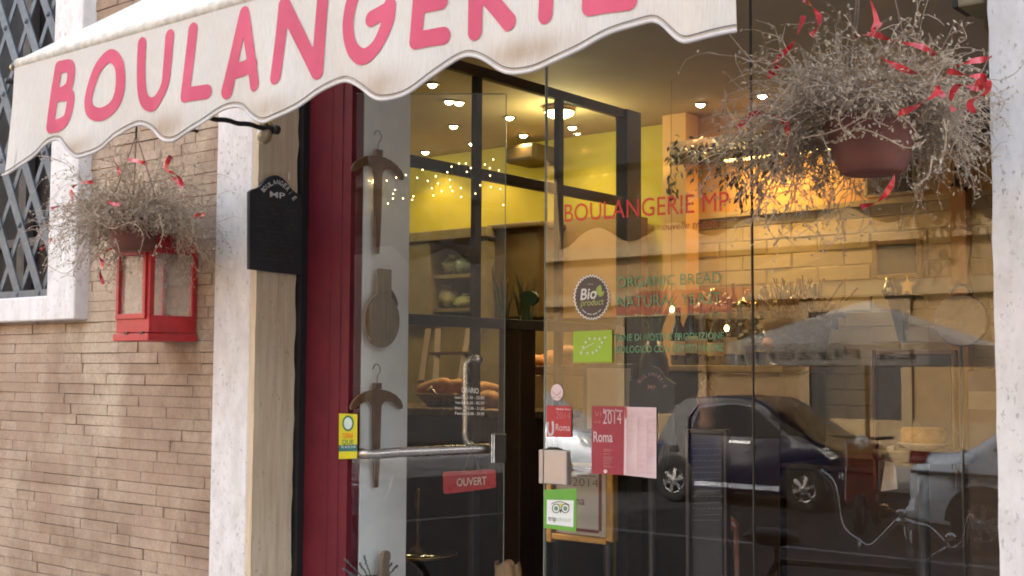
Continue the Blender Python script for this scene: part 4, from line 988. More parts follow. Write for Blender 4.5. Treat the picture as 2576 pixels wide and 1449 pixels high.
# pelmet with ivy and hidden strip lamp
pm = thing('pelmet_shelf', PY(1880, 372, 2.3), 'dark pelmet shelf with hidden strip light under the shop ceiling', 'shelf')
pa, pb = PY(1692, 388, 2.28), PY(2470, 330, 2.28); zp = PY(1880, 372, 2.28).z
mb = MB(); mb.box((pa.x, 2.26, zp-.01), (-.9, YB-.025, zp+.012)); mb.box((pa.x, 2.26, zp+.012), (-.9, 2.275, zp+.07)); mb.box((pa.x, 2.26, zp-.045), (-.9, 2.272, zp-.01)); mb.build('shelf', M('dark_pelmet_wood', (.10, .06, .03), .5), pm)
s0, s1 = PY(1830, 372, 2.4).x, PY(2100, 372, 2.4).x
mb = MB(); mb.tube([(s0, 2.35, zp-.03), (s1, 2.35, zp-.03)], .014, 10); mb.build('strip_lamp', EM('strip_lamp_glow', (1, .66, .20), 1.6), pm)
for k in range(2):
    l = bpy.data.lights.new('strip_light', 'AREA'); l.shape = 'RECTANGLE'; l.size = (s1-s0)/2*.9; l.size_y = .10; l.energy = .42 if k == 0 else .2; l.color = (1, .60, .20)
    lo = bpy.data.objects.new('strip_light', l); COL.objects.link(lo); lo.location = (s0+(s1-s0)*(.27+.48*k), 2.37, zp-.05); lo.rotation_euler = (R_(12), 0, 0)
IVY = M('dry_dark_ivy', (.028, .024, .010), .7, var=.6, scale=30)
def ivy(x, y0, y1, wd, seed, label, n):
    rg = random.Random(seed); top = PY(x, y0, 2.24); bot = PY(x, y1, 2.24); L = top.z-bot.z
    t = MB()
    for k in range(max(2, int(wd/14))):
        xo = rg.uniform(-wd/2, wd/2)/FPX*5.3; P = []; Lk = L*rg.uniform(.55, 1)
        for i in range(12): P.append((top.x+xo+rg.gauss(0, .006), 2.24+rg.gauss(0, .01), top.z+.03-Lk*i/11))
        t.tube(P, .0018, 4, cap=False)
        for i in range(n):
            q_ = rg.random(); c = V(P[min(11, int(q_*11.9))])+V((rg.gauss(0, .014), rg.gauss(0, .014), rg.gauss(0, .012)))
            a = V((rg.gauss(0, .5), rg.gauss(0, .5), -1)).normalized(); b_ = a.cross(V((rg.gauss(0, 1), rg.gauss(0, 1), .1))).normalized(); s_ = rg.uniform(.013, .024)
            t.add([c, c+a*s_*.8+b_*s_*.45, c+a*s_*2.0, c+a*s_*.8-b_*s_*.45], [(0, 1, 2, 3)])
    o = t.build('ivy_garland', IVY); tag(o, label, 'ivy', 'dry ivy garlands hanging from the pelmet'); o['kind'] = 'thing'
for a in ((1695, 395, 520, 26, 1, 'long dry ivy strand at the left end of the pelmet, falling onto the red lettering', 22),
          (1755, 390, 500, 30, 2, 'short thin ivy strand, second from the left end of the pelmet', 14),
          (1822, 380, 480, 30, 3, 'ivy strand at the brightest spot of the pelmet light', 18),
          (1860, 385, 540, 56, 4, 'wide long ivy strand left of the window joint above the letters MP', 24),
          (1905, 385, 560, 44, 5, 'ivy strand hanging right at the window joint, longest on the pelmet', 24),
          (1960, 380, 470, 60, 6, 'ivy clump left of the hanging pot, under the larger basket', 24),
          (2020, 380, 470, 60, 7, 'ivy clump under the left twigs of the larger basket', 24),
          (2065, 375, 505, 40, 8, 'ivy strand just left of the brown hanging pot', 24),
          (2420, 350, 495, 34, 9, 'ivy strand at the right end beside the stone pillar', 24)): ivy(*a)
mb = MB(); rg = random.Random(12)
for i in range(900):
    x = rg.uniform(pa.x, -1.0); c = V((x, 2.25+rg.gauss(0, .02), zp+.01+abs(rg.gauss(0, .04)) - .02)); a = V((rg.gauss(0, 1), rg.gauss(0, 1), rg.gauss(0, 1))).normalized(); b_ = a.orthogonal().normalized(); s_ = rg.uniform(.010, .018)
    mb.add([c-a*s_, c+b_*s_*.5, c+a*s_, c-b_*s_*.5], [(0, 1, 2, 3)])
o = mb.build('ivy_leaves', IVY); tag(o, 'dark dry ivy lying along the top of the pelmet shelf', 'ivy'); o['kind'] = 'stuff'

# fairy lights set inside the door pane in place of their mirror image
fl = thing('fairy_lights', DPo(1000, 450, -.05), 'net of tiny warm fairy lights behind the glass door top, standing in for their reflection', 'string lights')
mb = MB(); wr = MB(); rg = random.Random(6); FL = EM('fairy_glow', (1, .74, .30), 2.0)
NP = [(500,958),(548,948),(597,968),(690,940),(705,950),(684,958),(655,945),(722,1002),(575,1000),(798,943),(875,918),(953,897),(866,1018),(850,1050),(582,1075),(715,1066),(740,1102),(848,1088),(930,1087),(808,1128),(648,1145),(600,1155),(702,1150),(1005,1098),(1014,1070),(1045,920),(1088,855),(1130,945),(1163,1005),(1175,1062),(1195,908),(1213,967),(1243,1028),(1288,875),(1308,937),(1312,995),(1328,1027),(1322,830),(1398,1003),(1400,1075),(1447,872),(1478,840),(1438,805),(1515,1048),(1555,980),(1592,812),(1632,842),(1634,902),(1640,995),(1660,772),(1716,1010),(1740,1140),(1383,805),(1705,860),(465,1066),(462,1106),(437,1128)]
PP_ = []
for x, y in NP:
    px_, py_ = (900+x/2.5875)*.805, (200+y/2.5875)*.805
    if px_ < 884: px_ = 884+rg.uniform(0, 6)
    p = DPo(px_, py_, -.05); mb.ball(p, .0023, 6); PP_.append((px_, p))
PP_.sort(key=lambda a: a[0])
for i in range(0, len(PP_)-1, 1):
    a, b = PP_[i][1], PP_[i+1][1]; wr.tube([a, (a+b)/2-V((0, 0, .01)), b], .0004, 4)
mb.build('bulbs', FL, fl)['kind'] = 'stuff'; wr.build('wire', M('copper_wire', (.3, .2, .1), .4, 1), fl)
# ---------------- furniture and goods of the left room
ac = thing('air_conditioner', PY(1310, 380, YB-.1), 'long beige air conditioner on the yellow wall, seen through the partition', 'air conditioner')
a, b = PY(1275, 366, YB-.22), PY(1345, 402, YB-.22); mb = MB(); mb.box((a.x-.02, YB-.22, b.z), (b.x, YB-.005, a.z)); mb.build('case', M('beige_case', (.11, .075, .03), .6), ac, bevel=.02)
mb = MB(); mb.box((a.x+.01, YB-.226, b.z+.012), (b.x-.04, YB-.221, b.z+.022)); mb.build('vent', BLACKFR, ac)
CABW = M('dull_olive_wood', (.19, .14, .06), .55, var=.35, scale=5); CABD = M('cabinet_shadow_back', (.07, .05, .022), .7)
yc = 2.05
ca = thing('display_cabinet', PY(1150, 800, yc), 'tall olive brown shelf cabinet with packed bags under the yellow wall', 'cabinet')
def bxp(mb, x0, y0, x1, y1, Y, d, mi=0):
    a, b = PY(x0, y0, Y), PY(x1, y1, Y); zt = PY((x0+x1)/2, y0, Y).z; z0_ = PY((x0+x1)/2, y1, Y).z; mb.box((a.x, Y, z0_), (b.x, Y+d, zt), mi)
mb = MB(); bxp(mb, 960, 606, 1080, 800, yc, .4); bxp(mb, 940, 581, 1222, 606, yc-.02, .45); bxp(mb, 1196, 606, 1222, 800, yc, .4); mb.build('carcass', CABW, ca, bevel=.004)
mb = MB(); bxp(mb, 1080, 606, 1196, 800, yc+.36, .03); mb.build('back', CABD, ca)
for yy in (690, 775):
    mb = MB(); bxp(mb, 1080, yy, 1196, yy+9, yc+.03, .33); mb.build('shelf', CABW, ca)
BAG = M('clear_bag_with_green_print', (.40, .42, .20), .25, var=.5, scale=22, coat=.4)
def bag(x0, y0, x1, y1, Y, label, seed, m=BAG):
    rg = random.Random(seed); a, b = PY(x0, y0, Y), PY(x1, y1, Y); c = (a+b)/2; rx_, rz_ = abs(b.x-a.x)/2, abs(a.z-b.z)/2
    mb = MB(); mb.ball(c, 1, 14, sc=(rx_, .06, rz_)); mb.v = [(x+rg.gauss(0, rx_*.07), y+rg.gauss(0, .006), z+rg.gauss(0, rz_*.08)) for x, y, z in mb.v]
    top = V((c.x+rg.uniform(-.3, .3)*rx_, c.y, c.z+rz_*.8)); mb.lathe([(.012, 0), (.02, rz_*.25), (.03, rz_*.5)], top, 9)
    tag(mb.build('packed_bag', m), label, 'bag', 'packed bags on the cabinet shelves')
bag(1116, 650, 1152, 690, yc+.12, 'rounded crinkled clear bag at the left of the upper cabinet shelf', 1)
bag(1150, 648, 1196, 690, yc+.14, 'bulky bag with blue-green print at the right of the upper cabinet shelf', 2, M('blue_green_bag', (.30, .40, .32), .3, var=.5, scale=25))
bag(1084, 742, 1116, 775, yc+.10, 'small bag at the left end of the lower cabinet shelf', 3)
bag(1110, 726, 1150, 775, yc+.12, 'leaning bag with light label in the middle of the lower cabinet shelf', 4, M('light_label_bag', (.55, .52, .30), .35, var=.6, scale=30))
bag(1148, 745, 1192, 775, yc+.12, 'low bag at the right of the lower cabinet shelf', 5)
dkp = thing('wall_hood', PY(1290, 640, 2.2), 'dark brown oven hood right of the shelf cabinet under the yellow wall', 'hood')
mb = MB(); bxp(mb, 1226, 575, 1352, 800, 2.12, .4); bxp(mb, 1222, 560, 1360, 575, 2.08, .45); mb.build('body', M('oven_brown', (.10, .065, .025), .45, var=.3, scale=3), dkp, bevel=.01)
mb = MB(); bxp(mb, 1353, 548, 1575, 800, 2.3, .2); tag(mb.build('wall_panelling', M('orange_brown_panel', (.33, .19, .07), .6, var=.2, scale=3)), 'orange brown wall panelling below the yellow wall', 'wall')
# back counter with stools/rack seen through the lower bay
rk = thing('bread_rack', PY(1160, 1000, 1.75), 'leaning dark wooden bread rack behind the lower partition bay', 'rack')
mb = MB()
for x0, x1 in ((1078, 1060), (1102, 1096), (1180, 1158), (1205, 1182)):
    mb.bar(PY(x0, 830, 1.9), PY(x1, 960, 1.7), .03, .02)
mb.bar(PY(1085, 890, 1.8), PY(1190, 888, 1.8), .035, .015); mb.build('rails', M('mid_brown_wood', (.10, .055, .025), .5), rk)
mb = MB(); bxp(mb, 950, 815, 1420, 1100, 2.12, .08); tag(mb.build('tiled_splashback', M('olive_tile', (.26, .19, .075), .35, var=.2, scale=6)), 'olive tiled wall behind the counter, low in the partition', 'wall')
ct = thing('service_counter', PY(1150, 1100, 1.5), 'dark service counter with steel edge behind the glazed partition', 'counter')
mb = MB(); zct = PY(1150, 1045, 1.2).z; mb.box((-6.4, 1.15, FLOORZ), (XP-.12, 1.7, zct)); mb.build('body', DARKWOOD, ct, bevel=.005)
mb = MB(); mb.box((-6.4, 1.11, zct+.001), (XP-.10, 1.72, zct+.03)); mb.build('top', M('brown_counter_top', (.11, .07, .035), .25, var=.3), ct, bevel=.004)
bt = thing('bottle', PY(1085, 1000, 1.3), 'slim bottle with pale cap lying aslant on the counter behind the door', 'bottle')
c = PY(1080, 975, 1.3); q_ = PY(1125, 1030, 1.35); mb = MB(); mb.tube([c.lerp(q_, t_) for t_ in (.08, .3, .42, .95, 1)], [.011, .012, .026, .026, .02], 14); mb.build('body', M('dark_bottle_glass', (.06, .045, .02), .08, coat=1), bt)
mb = MB(); mb.tube([c, c.lerp(q_, .075)], .014, 12); mb.build('cap', M('pale_cap', (.5, .42, .25), .4), bt)
BREAD = M('bread_crust', (.45, .20, .055), .6, var=.45, scale=26, bmp=.003, bscale=50)
def loaf(x, y, Y, r, sc, label, grp, m=BREAD, seed=0):
    rg = random.Random(seed); c = PY(x, y, Y); mb = MB(); mb.ball(c, r, 16, sc=sc); mb.v = [(a+rg.gauss(0, r*.03), b+rg.gauss(0, r*.03), d+rg.gauss(0, r*.03)) for a, b, d in mb.v]
    tag(mb.build('bread_loaf', m), label, 'bread', grp)
loaf(1231, 1008, 1.35, .06, (1, .9, .8), 'round crusty loaf on the counter behind the hours lettering', None, seed=1)
loaf(1238, 1050, 1.2, .05, (1, .9, .75), 'small round roll below the crusty loaf behind the hours lettering', None, seed=2)
bb = thing('bread_basket', PY(1150, 1040, 1.3), 'low wicker basket of long loaves on the counter behind the door handle', 'basket')
c = PY(1150, 1040, 1.42); c.z = zct+.031; mb = MB(); mb.lathe([(.10, 0), (.14, .05), (.145, .06), (.13, .055), (.001, .03)], c, 24, sx=1.6); mb.build('body', M('pale_wicker', (.30, .19, .08), .7, var=.5, scale=60, bmp=.004, bscale=90), bb)
for i, (dx_, ang, l) in enumerate(((-.12, .35, 'long loaf at the left in the low wicker basket'), (-.03, .2, 'long loaf second from the left in the low wicker basket'), (.06, -.1, 'long loaf second from the right in the low wicker basket'), (.14, -.3, 'long loaf at the right in the low wicker basket'))):
    a = c+V((dx_-.10, .02*i-.03, .07+.008*i)); b = c+V((dx_+.10, .02*i-.03, .07+.06*ang+.02)); mb = MB(); mb.tube([a.lerp(b, t_) for t_ in (0, .06, .2, .5, .8, .94, 1)], [.008, .022, .030, .033, .030, .022, .008], 12); tag(mb.build('bread_loaf', BREAD), l, 'bread', 'long loaves in the low wicker basket')
# bread display case beyond the partition
dc = thing('bread_display', PY(1410, 940, 1.7), 'dark wooden display tray heaped with golden loaves behind the glass', 'display')
mb = MB(); bxp(mb, 1335, 921, 1470, 944, 1.55, .5); mb.build('tray', M('red_brown_tray', (.12, .05, .03), .5), dc, bevel=.004)
mb = MB(); bxp(mb, 1335, 944, 1470, 1090, 1.62, .4); mb.build('base', M('pale_counter_front', (.45, .36, .18), .5, var=.3, scale=4), dc, bevel=.004)
i = 0
for x, y, r, l in ((1346, 912, .05, 'golden loaf at the left end of the display tray'), (1376, 912, .055, 'large golden loaf second from the left on the display tray'), (1408, 908, .06, 'large golden loaf right of the middle of the display tray'), (1436, 905, .06, 'golden loaf under the lime green leaf sticker'), (1392, 899, .045, 'brown roll on top of the heap in the display tray'), (1428, 890, .05, 'brown loaf highest on the heap next to the leaf sticker')):
    i += 1; loaf(x, y, 1.62+.05*(i % 3), r, (1.25, .9, .75), l, 'golden loaves heaped on the display tray', M('golden_crust', (.60, .24, .04), .5, var=.35, scale=30) if i < 5 else BREAD, seed=i+3)

# tall planter with grass
YPL = .95
pln = thing('planter', PY(1290, 1449, YPL), 'tall dark brown planter with green spiky grass beside the open door', 'planter')
a, b = PY(1254, 808, YPL), PY(1310, 808, YPL); mb = MB(); d_ = .2
e_ = PX(1337, 812, b.x); mb.box((a.x, YPL, FLOORZ), (b.x, YPL+min(.3, max(.1, e_.y-YPL)), a.z)); mb.build('box', DARKWOOD, pln, bevel=.006)
GRS = M('grass_green', (.06, .12, .035), .5, var=.5, scale=30); GRSP = M('pale_grass_head', (.42, .30, .12), .6, var=.3)
mb = MB(); hd = MB(); rg = random.Random(14)
def blade(mb, p, e, w_):
    P = [p.lerp(e, t)+V((0, 0, .02*math.sin(math.pi*t))) for t in (0, .25, .5, .75, 1)]; s_ = (e-p).cross(V((0, -1, 0))).normalized(); s_ = V((s_.x*.8, .5*s_.x, s_.z)) 
    mb.strip([q_-s_*w_*(1-.23*i) for i, q_ in enumerate(P)], [q_+s_*w_*(1-.23*i) for i, q_ in enumerate(P)])
for i in range(46):
    g = rg.random() < .4; bx_ = rg.uniform(1246, 1280) if g else rg.uniform(1305, 1338)
    p = PY(bx_, 812, YPL+rg.uniform(.03, .2)); h_ = rg.uniform(60, 135); e = PY(bx_+rg.gauss(-6 if g else 2, 22), 812-h_, YPL+.1+rg.gauss(0, .06)); blade(mb, p, e, rg.uniform(.003, .007))
mb.build('grass', GRS, pln)['kind'] = 'stuff'
for x0, x1, y1 in ((1262, 1238, 664), (1276, 1277, 700), (1270, 1244, 690)):
    p, e = PY(x0, 812, YPL+.08), PY(x1, y1, YPL+.1); P = [tuple(p.lerp(e, t)) for t in (0, .3, .45, .6, .75, .9, 1)]; hd.tube(P, [.0015, .0015, .003, .006, .007, .005, .002], 7)
hd.build('grass_heads', GRSP, pln)
mb = MB(); pts = [PY(x, y, YPL-.01) for x, y in smooth_line([(1306, 742), (1322, 733), (1342, 735), (1352, 748), (1346, 762), (1330, 770), (1314, 762)], 4, True)]; mb.prism(pts, (0, .015, 0)); mb.build('broad_leaf', M('dark_broad_leaf', (.03, .06, .02), .4), pln)
# second grass vase further right, behind the green lettering
vv = thing('grass_vase', PY(1655, 1000, 1.6), 'dark vase with tall dry grass behind the green lettering', 'vase')
mb = MB(); hd = MB()
c = PY(1645, 858, 1.6); mb.lathe([(.055, -.55), (.075, -.30), (.06, -.08), (.035, 0)], c, 20); mb.build('vase', DARKWOOD, vv)
for i in range(60):
    x = rg.gauss(1645, 8); p = PY(x, 858, 1.6+rg.gauss(0, .015)); e = PY(x+rg.gauss(8, 26), rg.uniform(668, 790), 1.6+rg.gauss(0, .05)); blade(hd, p, e, rg.uniform(.002, .005))
hd.build('grass', M('dry_green_grass', (.12, .12, .045), .6, var=.4, scale=30), vv)['kind'] = 'stuff'

# low dark zone: sideboard, table with lamp, chair, boards
sb = thing('sideboard', PY(1800, 1200, 2.1), 'long low dark sideboard along the painted brick wall', 'sideboard')
mb = MB(); zs = PY(1800, 935, 2.0).z; a, b = PY(1560, 1000, 2.0), PY(1960, 1000, 2.0); mb.box((a.x, 2.0, FLOORZ), (b.x, 2.46, zs)); mb.build('body', DARKWOOD, sb, bevel=.006)
mb = MB(); mb.box((a.x-.03, 1.97, zs+.001), (b.x+.03, 2.47, zs+.028)); mb.build('top', M('worn_brown_top', (.30, .20, .09), .35, var=.3), sb, bevel=.004)
bn = thing('bench', PY(2200, 1449, 2.0), 'long dark wooden bench added to darken the foot of the painted brick wall', 'bench')  # added dark mass, keeps the low right interior dark
a, b = PY(1975, 1000, 2.0), PY(2700, 1000, 2.0); zq = PY(2200, 1192, 2.0).z
mb = MB(); mb.box((a.x, 2.0, FLOORZ), (.5, 2.46, zq)); mb.build('seat_box', DARKWOOD, bn, bevel=.006)
mb = MB(); mb.box((a.x-.01, 1.97, zq+.001), (.5, 2.47, zq+.025)); mb.build('seat', DARKWOOD, bn, bevel=.004)
pot_t = thing('house_plant', PY(1905, 935, 2.15), 'small dark leafy pot plant on the sideboard below the bottle shelf', 'plant')
mb = MB(); c = PY(1900, 930, 2.15); c.z = zs+.03; mb.lathe([(.04, 0), (.055, .08), (.058, .09), (.05, .09)], c, 16); mb.build('pot', M('dark_pot', (.05, .03, .02), .4), pot_t)
mb = MB()
for i in range(150):
    q_ = c+V((rg.gauss(0, .08), rg.gauss(0, .05), .12+abs(rg.gauss(0, .05)))); a_ = V((rg.gauss(0, 1), rg.gauss(0, 1), rg.gauss(.3, 1))).normalized(); b_ = a_.orthogonal().normalized(); s_ = rg.uniform(.012, .022)
    mb.add([q_-a_*s_, q_+b_*s_*.6, q_+a_*s_, q_-b_*s_*.6], [(0, 1, 2, 3)])
mb.build('leaves', M('dark_houseplant', (.03, .045, .015), .5, var=.5, scale=30), pot_t)['kind'] = 'stuff'
# shelf with pots and glassware
shf = thing('wall_shelf', PY(1900, 790, 2.3), 'pale wooden wall shelf crowded with small glinting teapots and jars', 'shelf')
ya = 2.25; a, b = PY(1745, 792, ya), PY(2075, 775, ya); zsh = PY(1850, 785, ya).z
mb = MB(); mb.box((a.x, ya, zsh-.03), (b.x, YB-.075, zsh)); mb.build('board', PALEWOOD, shf, bevel=.003)
for x in (1770, 2050):
    c = PY(x, 790, ya).x; mb = MB(); mb.prism([(c, ya+.02, zsh-.031), (c, YB-.08, zsh-.031), (c, YB-.08, zsh-.09)], (.01, 0, 0)); mb.build('bracket', BLACKFR, shf)
SILV = M('tarnished_silver', (.55, .46, .30), .14, 1, var=.4, scale=30); GLJ = M('brown_glassware', (.20, .12, .045), .06, var=.5, coat=1)
DESC = ['low round teapot', 'tall narrow jar', 'squat silver bowl', 'slim glass bottle', 'round sugar pot']
WH = ['leftmost on the wall shelf', 'second from the left on the wall shelf', 'third from the left on the wall shelf', 'fourth from the left on the wall shelf', 'fifth from the left on the wall shelf', 'left of the window joint on the wall shelf', 'at the window joint on the wall shelf', 'right of the window joint on the wall shelf', 'fourth from the right on the wall shelf', 'third from the right on the wall shelf', 'second from the right on the wall shelf', 'rightmost on the wall shelf']
for i in range(12):
    x = 1768+i*25.5; c = PY(x, 785, ya+.09+(.05 if i % 2 else 0)); c.z = zsh+.0005; k = i % 5
    prof = [[(.02, 0), (.038, .012), (.043, .03), (.030, .055), (.012, .062), (.006, .072), (.008, .078), (.001, .083)], [(.022, 0), (.026, .01), (.026, .09), (.014, .11), (.016, .125), (.001, .127)], [(.018, 0), (.04, .02), (.045, .05), (.043, .052), (.03, .045)], [(.02, 0), (.022, .07), (.008, .10), (.008, .14), (.01, .145), (.001, .146)], [(.02, 0), (.036, .02), (.034, .05), (.012, .062), (.008, .07), (.001, .076)]][k]
    t = thing('teapot' if k in (0, 4) else 'jar', c, '%s %s' % (DESC[k], WH[i]), 'teapot' if k in (0, 4) else 'jar', 'teapots and jars on the wall shelf')
    mb = MB(); mb.lathe(prof, c, 18); mb.build('body', SILV if i % 3 else GLJ, t)
    if k in (0, 4):
        mb = MB(); mb.tube([tuple(c+V((.038, 0, .03))), tuple(c+V((.055, 0, .045))), tuple(c+V((.062, 0, .06)))], [.009, .006, .004], 8); mb.build('spout', SILV if i % 3 else GLJ, t)
        mb = MB(); mb.tube([tuple(c+V((-.036, 0, .05))), tuple(c+V((-.062, 0, .045))), tuple(c+V((-.058, 0, .02))), tuple(c+V((-.038, 0, .018)))], .004, 6); mb.build('handle', SILV if i % 3 else GLJ, t)
# a row of glasses behind the jars, a wicker basket, two parchment lamp shades
gl_ = MB(); rg = random.Random(41)
for i in range(22):
    x = 1752+i*14.4; c = PY(x, 786, ya+.2); c.z = zsh+.0005; h_ = rg.uniform(.05, .12); r_ = rg.uniform(.016, .028)
    g = MB(); g.lathe([(r_*.8, 0), (r_*.9, h_*.1), (r_, h_*.7), (r_*rg.choice((.5, 1, .9)), h_), (.001, h_+rg.choice((0, .01)))], c, 14)
    o = g.build('drinking_glass', rg.choice((GLJ, SILV, M('amber_glassware', (.35, .22, .08), .05, var=.5, coat=1)))); tag(o, 'small glinting glass in the back row behind the teapots and jars', 'glass', 'glasses in the back row on the wall shelf')
wk = thing('wicker_basket', PY(2005, 930, 2.1), 'brown wicker basket of dried stems under the right end of the wall shelf', 'basket')
c = PY(2005, 925, 2.12); c.z = zs+.03; WKM = M('brown_wicker', (.12, .06, .03), .7, var=.5, scale=60, bmp=.004, bscale=90)
mb = MB(); mb.lathe([(.09, 0), (.12, .02), (.145, .16), (.15, .20), (.14, .20), (.12, .06), (.001, .05)], c, 28); mb.build('body', WKM, wk)
mb = MB()
for i in range(120):
    p = c+V((rg.gauss(0, .05), rg.gauss(0, .04), .15)); e = p+V((rg.gauss(0, .07), rg.gauss(0, .05), rg.uniform(.08, .24))); mb.tube([p, p.lerp(e, .6)+V((rg.gauss(0, .01), 0, 0)), e], [.003, .002, .004], 4)
mb.build('dried_stems', M('dried_brown_stems', (.20, .11, .05), .8, var=.5, scale=50), wk)['kind'] = 'stuff'
DBG = M('dark_wine_bottle', (.03, .022, .012), .06, var=.4, coat=1)
for i, (x, l) in enumerate(((1706, 'leftmost of the dark bottles standing on the sideboard'), (1738, 'second from the left of the dark bottles on the sideboard'), (1768, 'third from the left of the dark bottles on the sideboard'), (1800, 'third from the right of the dark bottles on the sideboard'), (1836, 'second from the right of the dark bottles on the sideboard'), (1862, 'rightmost of the dark bottles on the sideboard, beside the pot plant'))):
    c = PY(x, 930, 2.1+.04*(i % 3)); c.z = zs+.029; k_ = (.92, 1.1, 1, .85, 1.05, .95)[i]
    t = thing('bottle', c, l, 'bottle', 'dark bottles on the sideboard'); mb = MB(); mb.lathe([(.032, 0), (.036, .01), (.036, .16*k_), (.014, .22*k_), (.013, .285*k_), (.016, .29*k_), (.001, .295*k_)], c, 18); mb.build('glass', DBG, t)
    mb = MB(); mb.lathe([(.0365, .05*k_), (.0368, .052*k_), (.0368, .12*k_), (.0365, .122*k_)], c, 18); mb.build('label', M('cream_label', (.55, .45, .28), .7, var=.2, scale=30), t)
ct2 = thing('cake_dome', PY(1960, 930, 2.05), 'glass cake dome with iced bun on the sideboard left of the wicker basket', 'cake dome')
c = PY(1952, 930, 2.05); c.z = zs+.029; mb = MB(); mb.lathe([(.05, 0), (.012, .015), (.012, .05), (.09, .06), (.095, .066), (.001, .068)], c, 24); mb.build('stand', SILV, ct2)
mb = MB(); mb.ball(c+V((0, 0, .098)), .055, 16, sc=(1.1, 1.1, .6)); mb.build('bun', BREAD, ct2); mb = MB(); mb.lathe([(.085, .069), (.085, .12), (.06, .165), (.012, .18), (.012, .195), (.001, .198)], c, 24); mb.build('dome', GLASS2, ct2)
# small glowing amber dots on thin cords in the right room
CG = EM('amber_dot_glow', (1, .62, .22), 4)
for x, y, Y_, l in ((1828, 826, 1.85, 'tiny amber dot on a thin cord beside the end of the green line'), (1690, 778, 1.7, 'tiny amber dot on a thin cord in front of the dry grass vase')):
    c = PY(x, y, Y_); t = thing('amber_dot', c, l, 'lamp', 'tiny glowing amber dots')
    mb = MB(); mb.ball(c, .010, 10, sc=(1, 1, 1.4)); mb.build('bulb', CG, t); mb = MB(); mb.tube([c+V((0, 0, .013)), (c.x, c.y, ZC-.001)], .0012, 5); mb.build('cord', CORD, t)
# picture over brick, framed blackboard, bracket shelf
pf = thing('picture', PY(2236, 440, YB-.06), 'dark picture in thin pale frame behind the brown hanging pot', 'picture')
mb = MB(); bxp(mb, 2172, 372, 2302, 492, YB-.05, .03); mb.build('frame', M('pale_gilt', (.50, .42, .20), .4, var=.2), pf, bevel=.003)
mb = MB(); bxp(mb, 2180, 380, 2294, 484, YB-.054, .004); mb.build('canvas', M('dark_picture', (.07, .04, .025), .5, var=.8, scale=8), pf)
bk = thing('framed_blackboard', PY(2255, 650, YB-.09), 'small blank blackboard in light wood frame on the painted brick wall', 'blackboard')
mb = MB(); yb_ = YB-.10
bxp(mb, 2192, 603, 2206, 700, yb_, .035); bxp(mb, 2304, 603, 2318, 700, yb_, .035); bxp(mb, 2206, 603, 2304, 614, yb_, .035); bxp(mb, 2206, 689, 2304, 700, yb_, .035); mb.build('frame', M('light_oak', (.42, .25, .09), .5, var=.25), bk, bevel=.003)
mb = MB(); bxp(mb, 2206, 614, 2304, 689, yb_+.015, .01); mb.build('board', M('grey_blackboard', (.10, .085, .06), .7, var=.2), bk)
ws = thing('bracket_shelf', PY(2267, 760, YB-.1), 'small dark bracket shelf with tapering foot on the brick wall', 'shelf')
mb = MB(); bxp(mb, 2225, 744, 2296, 751, YB-.2, .13); mb.build('board', BLACKFR, ws); mb = MB(); cc = PY(2262, 752, YB-.13)
mb.add([tuple(cc+V((a*.035, b*.05, -.002))) for a, b in ((-1,-1),(1,-1),(1,1),(-1,1))]+[tuple(cc+V((a*.012, b*.015+.03, -.19))) for a, b in ((-1,-1),(1,-1),(1,1),(-1,1))], [(0,1,2,3), (7,6,5,4), (0,4,5,1), (1,5,6,2), (2,6,7,3), (3,7,4,0)]); mb.build('foot', BLACKFR, ws, bevel=.004)
zbs = PY(2260, 744, YB-.2).z
for x, l, k in ((2238, 'silver cream jug at the left on the bracket shelf', 4), (2282, 'gold star ornament at the right on the bracket shelf', 0)):
    c = PY(x, 742, YB-.14); c.z = zbs+.0005
    if k: mb = MB(); mb.lathe([(.02, 0), (.034, .02), (.028, .05), (.018, .07), (.022, .085)], c, 16); tag(mb.build('cream_jug', SILV), l, 'jug')
    else:
        mb = MB(); mb.prism([c+V((a*.0035, 0, .045-b*.0035)) for a, b in star(0, 0, 13)], (0, .01, 0)); tag(mb.build('star_ornament', M('gold_leaf', (.6, .35, .08), .3, 1)), l, 'ornament')
# oval sign with carrying ring, on the window side
ov = thing('oval_sign', PY(2417, 865, .5), 'brown oval wooden sign with ring handle near the right pillar', 'sign')
pts = [PY(2417+68*math.cos(a), 806+66*math.sin(a), .5) for a in [2*math.pi*i/48 for i in range(48)]]; mb = MB(); mb.prism(pts, (0, .018, 0)); mb.build('board', M('varnished_brown', (.055, .026, .013), .3, var=.4, scale=8, coat=.3), ov, bevel=.004)
mb = MB(); mb.tube([PY(2417+26*math.cos(a), 740-22*math.sin(a), .51) for a in [math.pi*i/14 for i in range(15)]], .005, 8); mb.build('ring_handle', BLACKFR, ov)
mb = MB()
for yy in (790, 808, 822, 838):
    x = 2372
    while x < 2455:
        L = rg.uniform(4, 10); mb.poly([PY(a_, b_, .4985) for a_, b_ in ((x, yy), (x+L, yy-.5), (x+L, yy+2), (x, yy+2.4))]); x += L+rg.uniform(2, 6)
mb.build('chalk_lines', M('faded_chalk_brown', (.15, .09, .05), .9), ov)['kind'] = 'stuff'
mb = MB(); c = PY(2417, 872, .51); mb.tube([c, (c.x, c.y, c.z-.5), (c.x, c.y, FLOORZ+.02)], .005, 8); mb.lathe([(.14, 0), (.14, .015), (.02, .025)], (c.x, c.y, FLOORZ), 24); mb.build('stand', BLACKFR, ov)
rs = thing('menu_stand', PY(2440, 1000, .9), 'dark wooden dresser stacked with jars behind the oval sign', 'dresser')
mb = MB(); bxp(mb, 2430, 930, 2560, 1500, 1.0, .4); mb.build('body', M('red_brown_dresser', (.045, .022, .012), .45, var=.3), rs, bevel=.006)
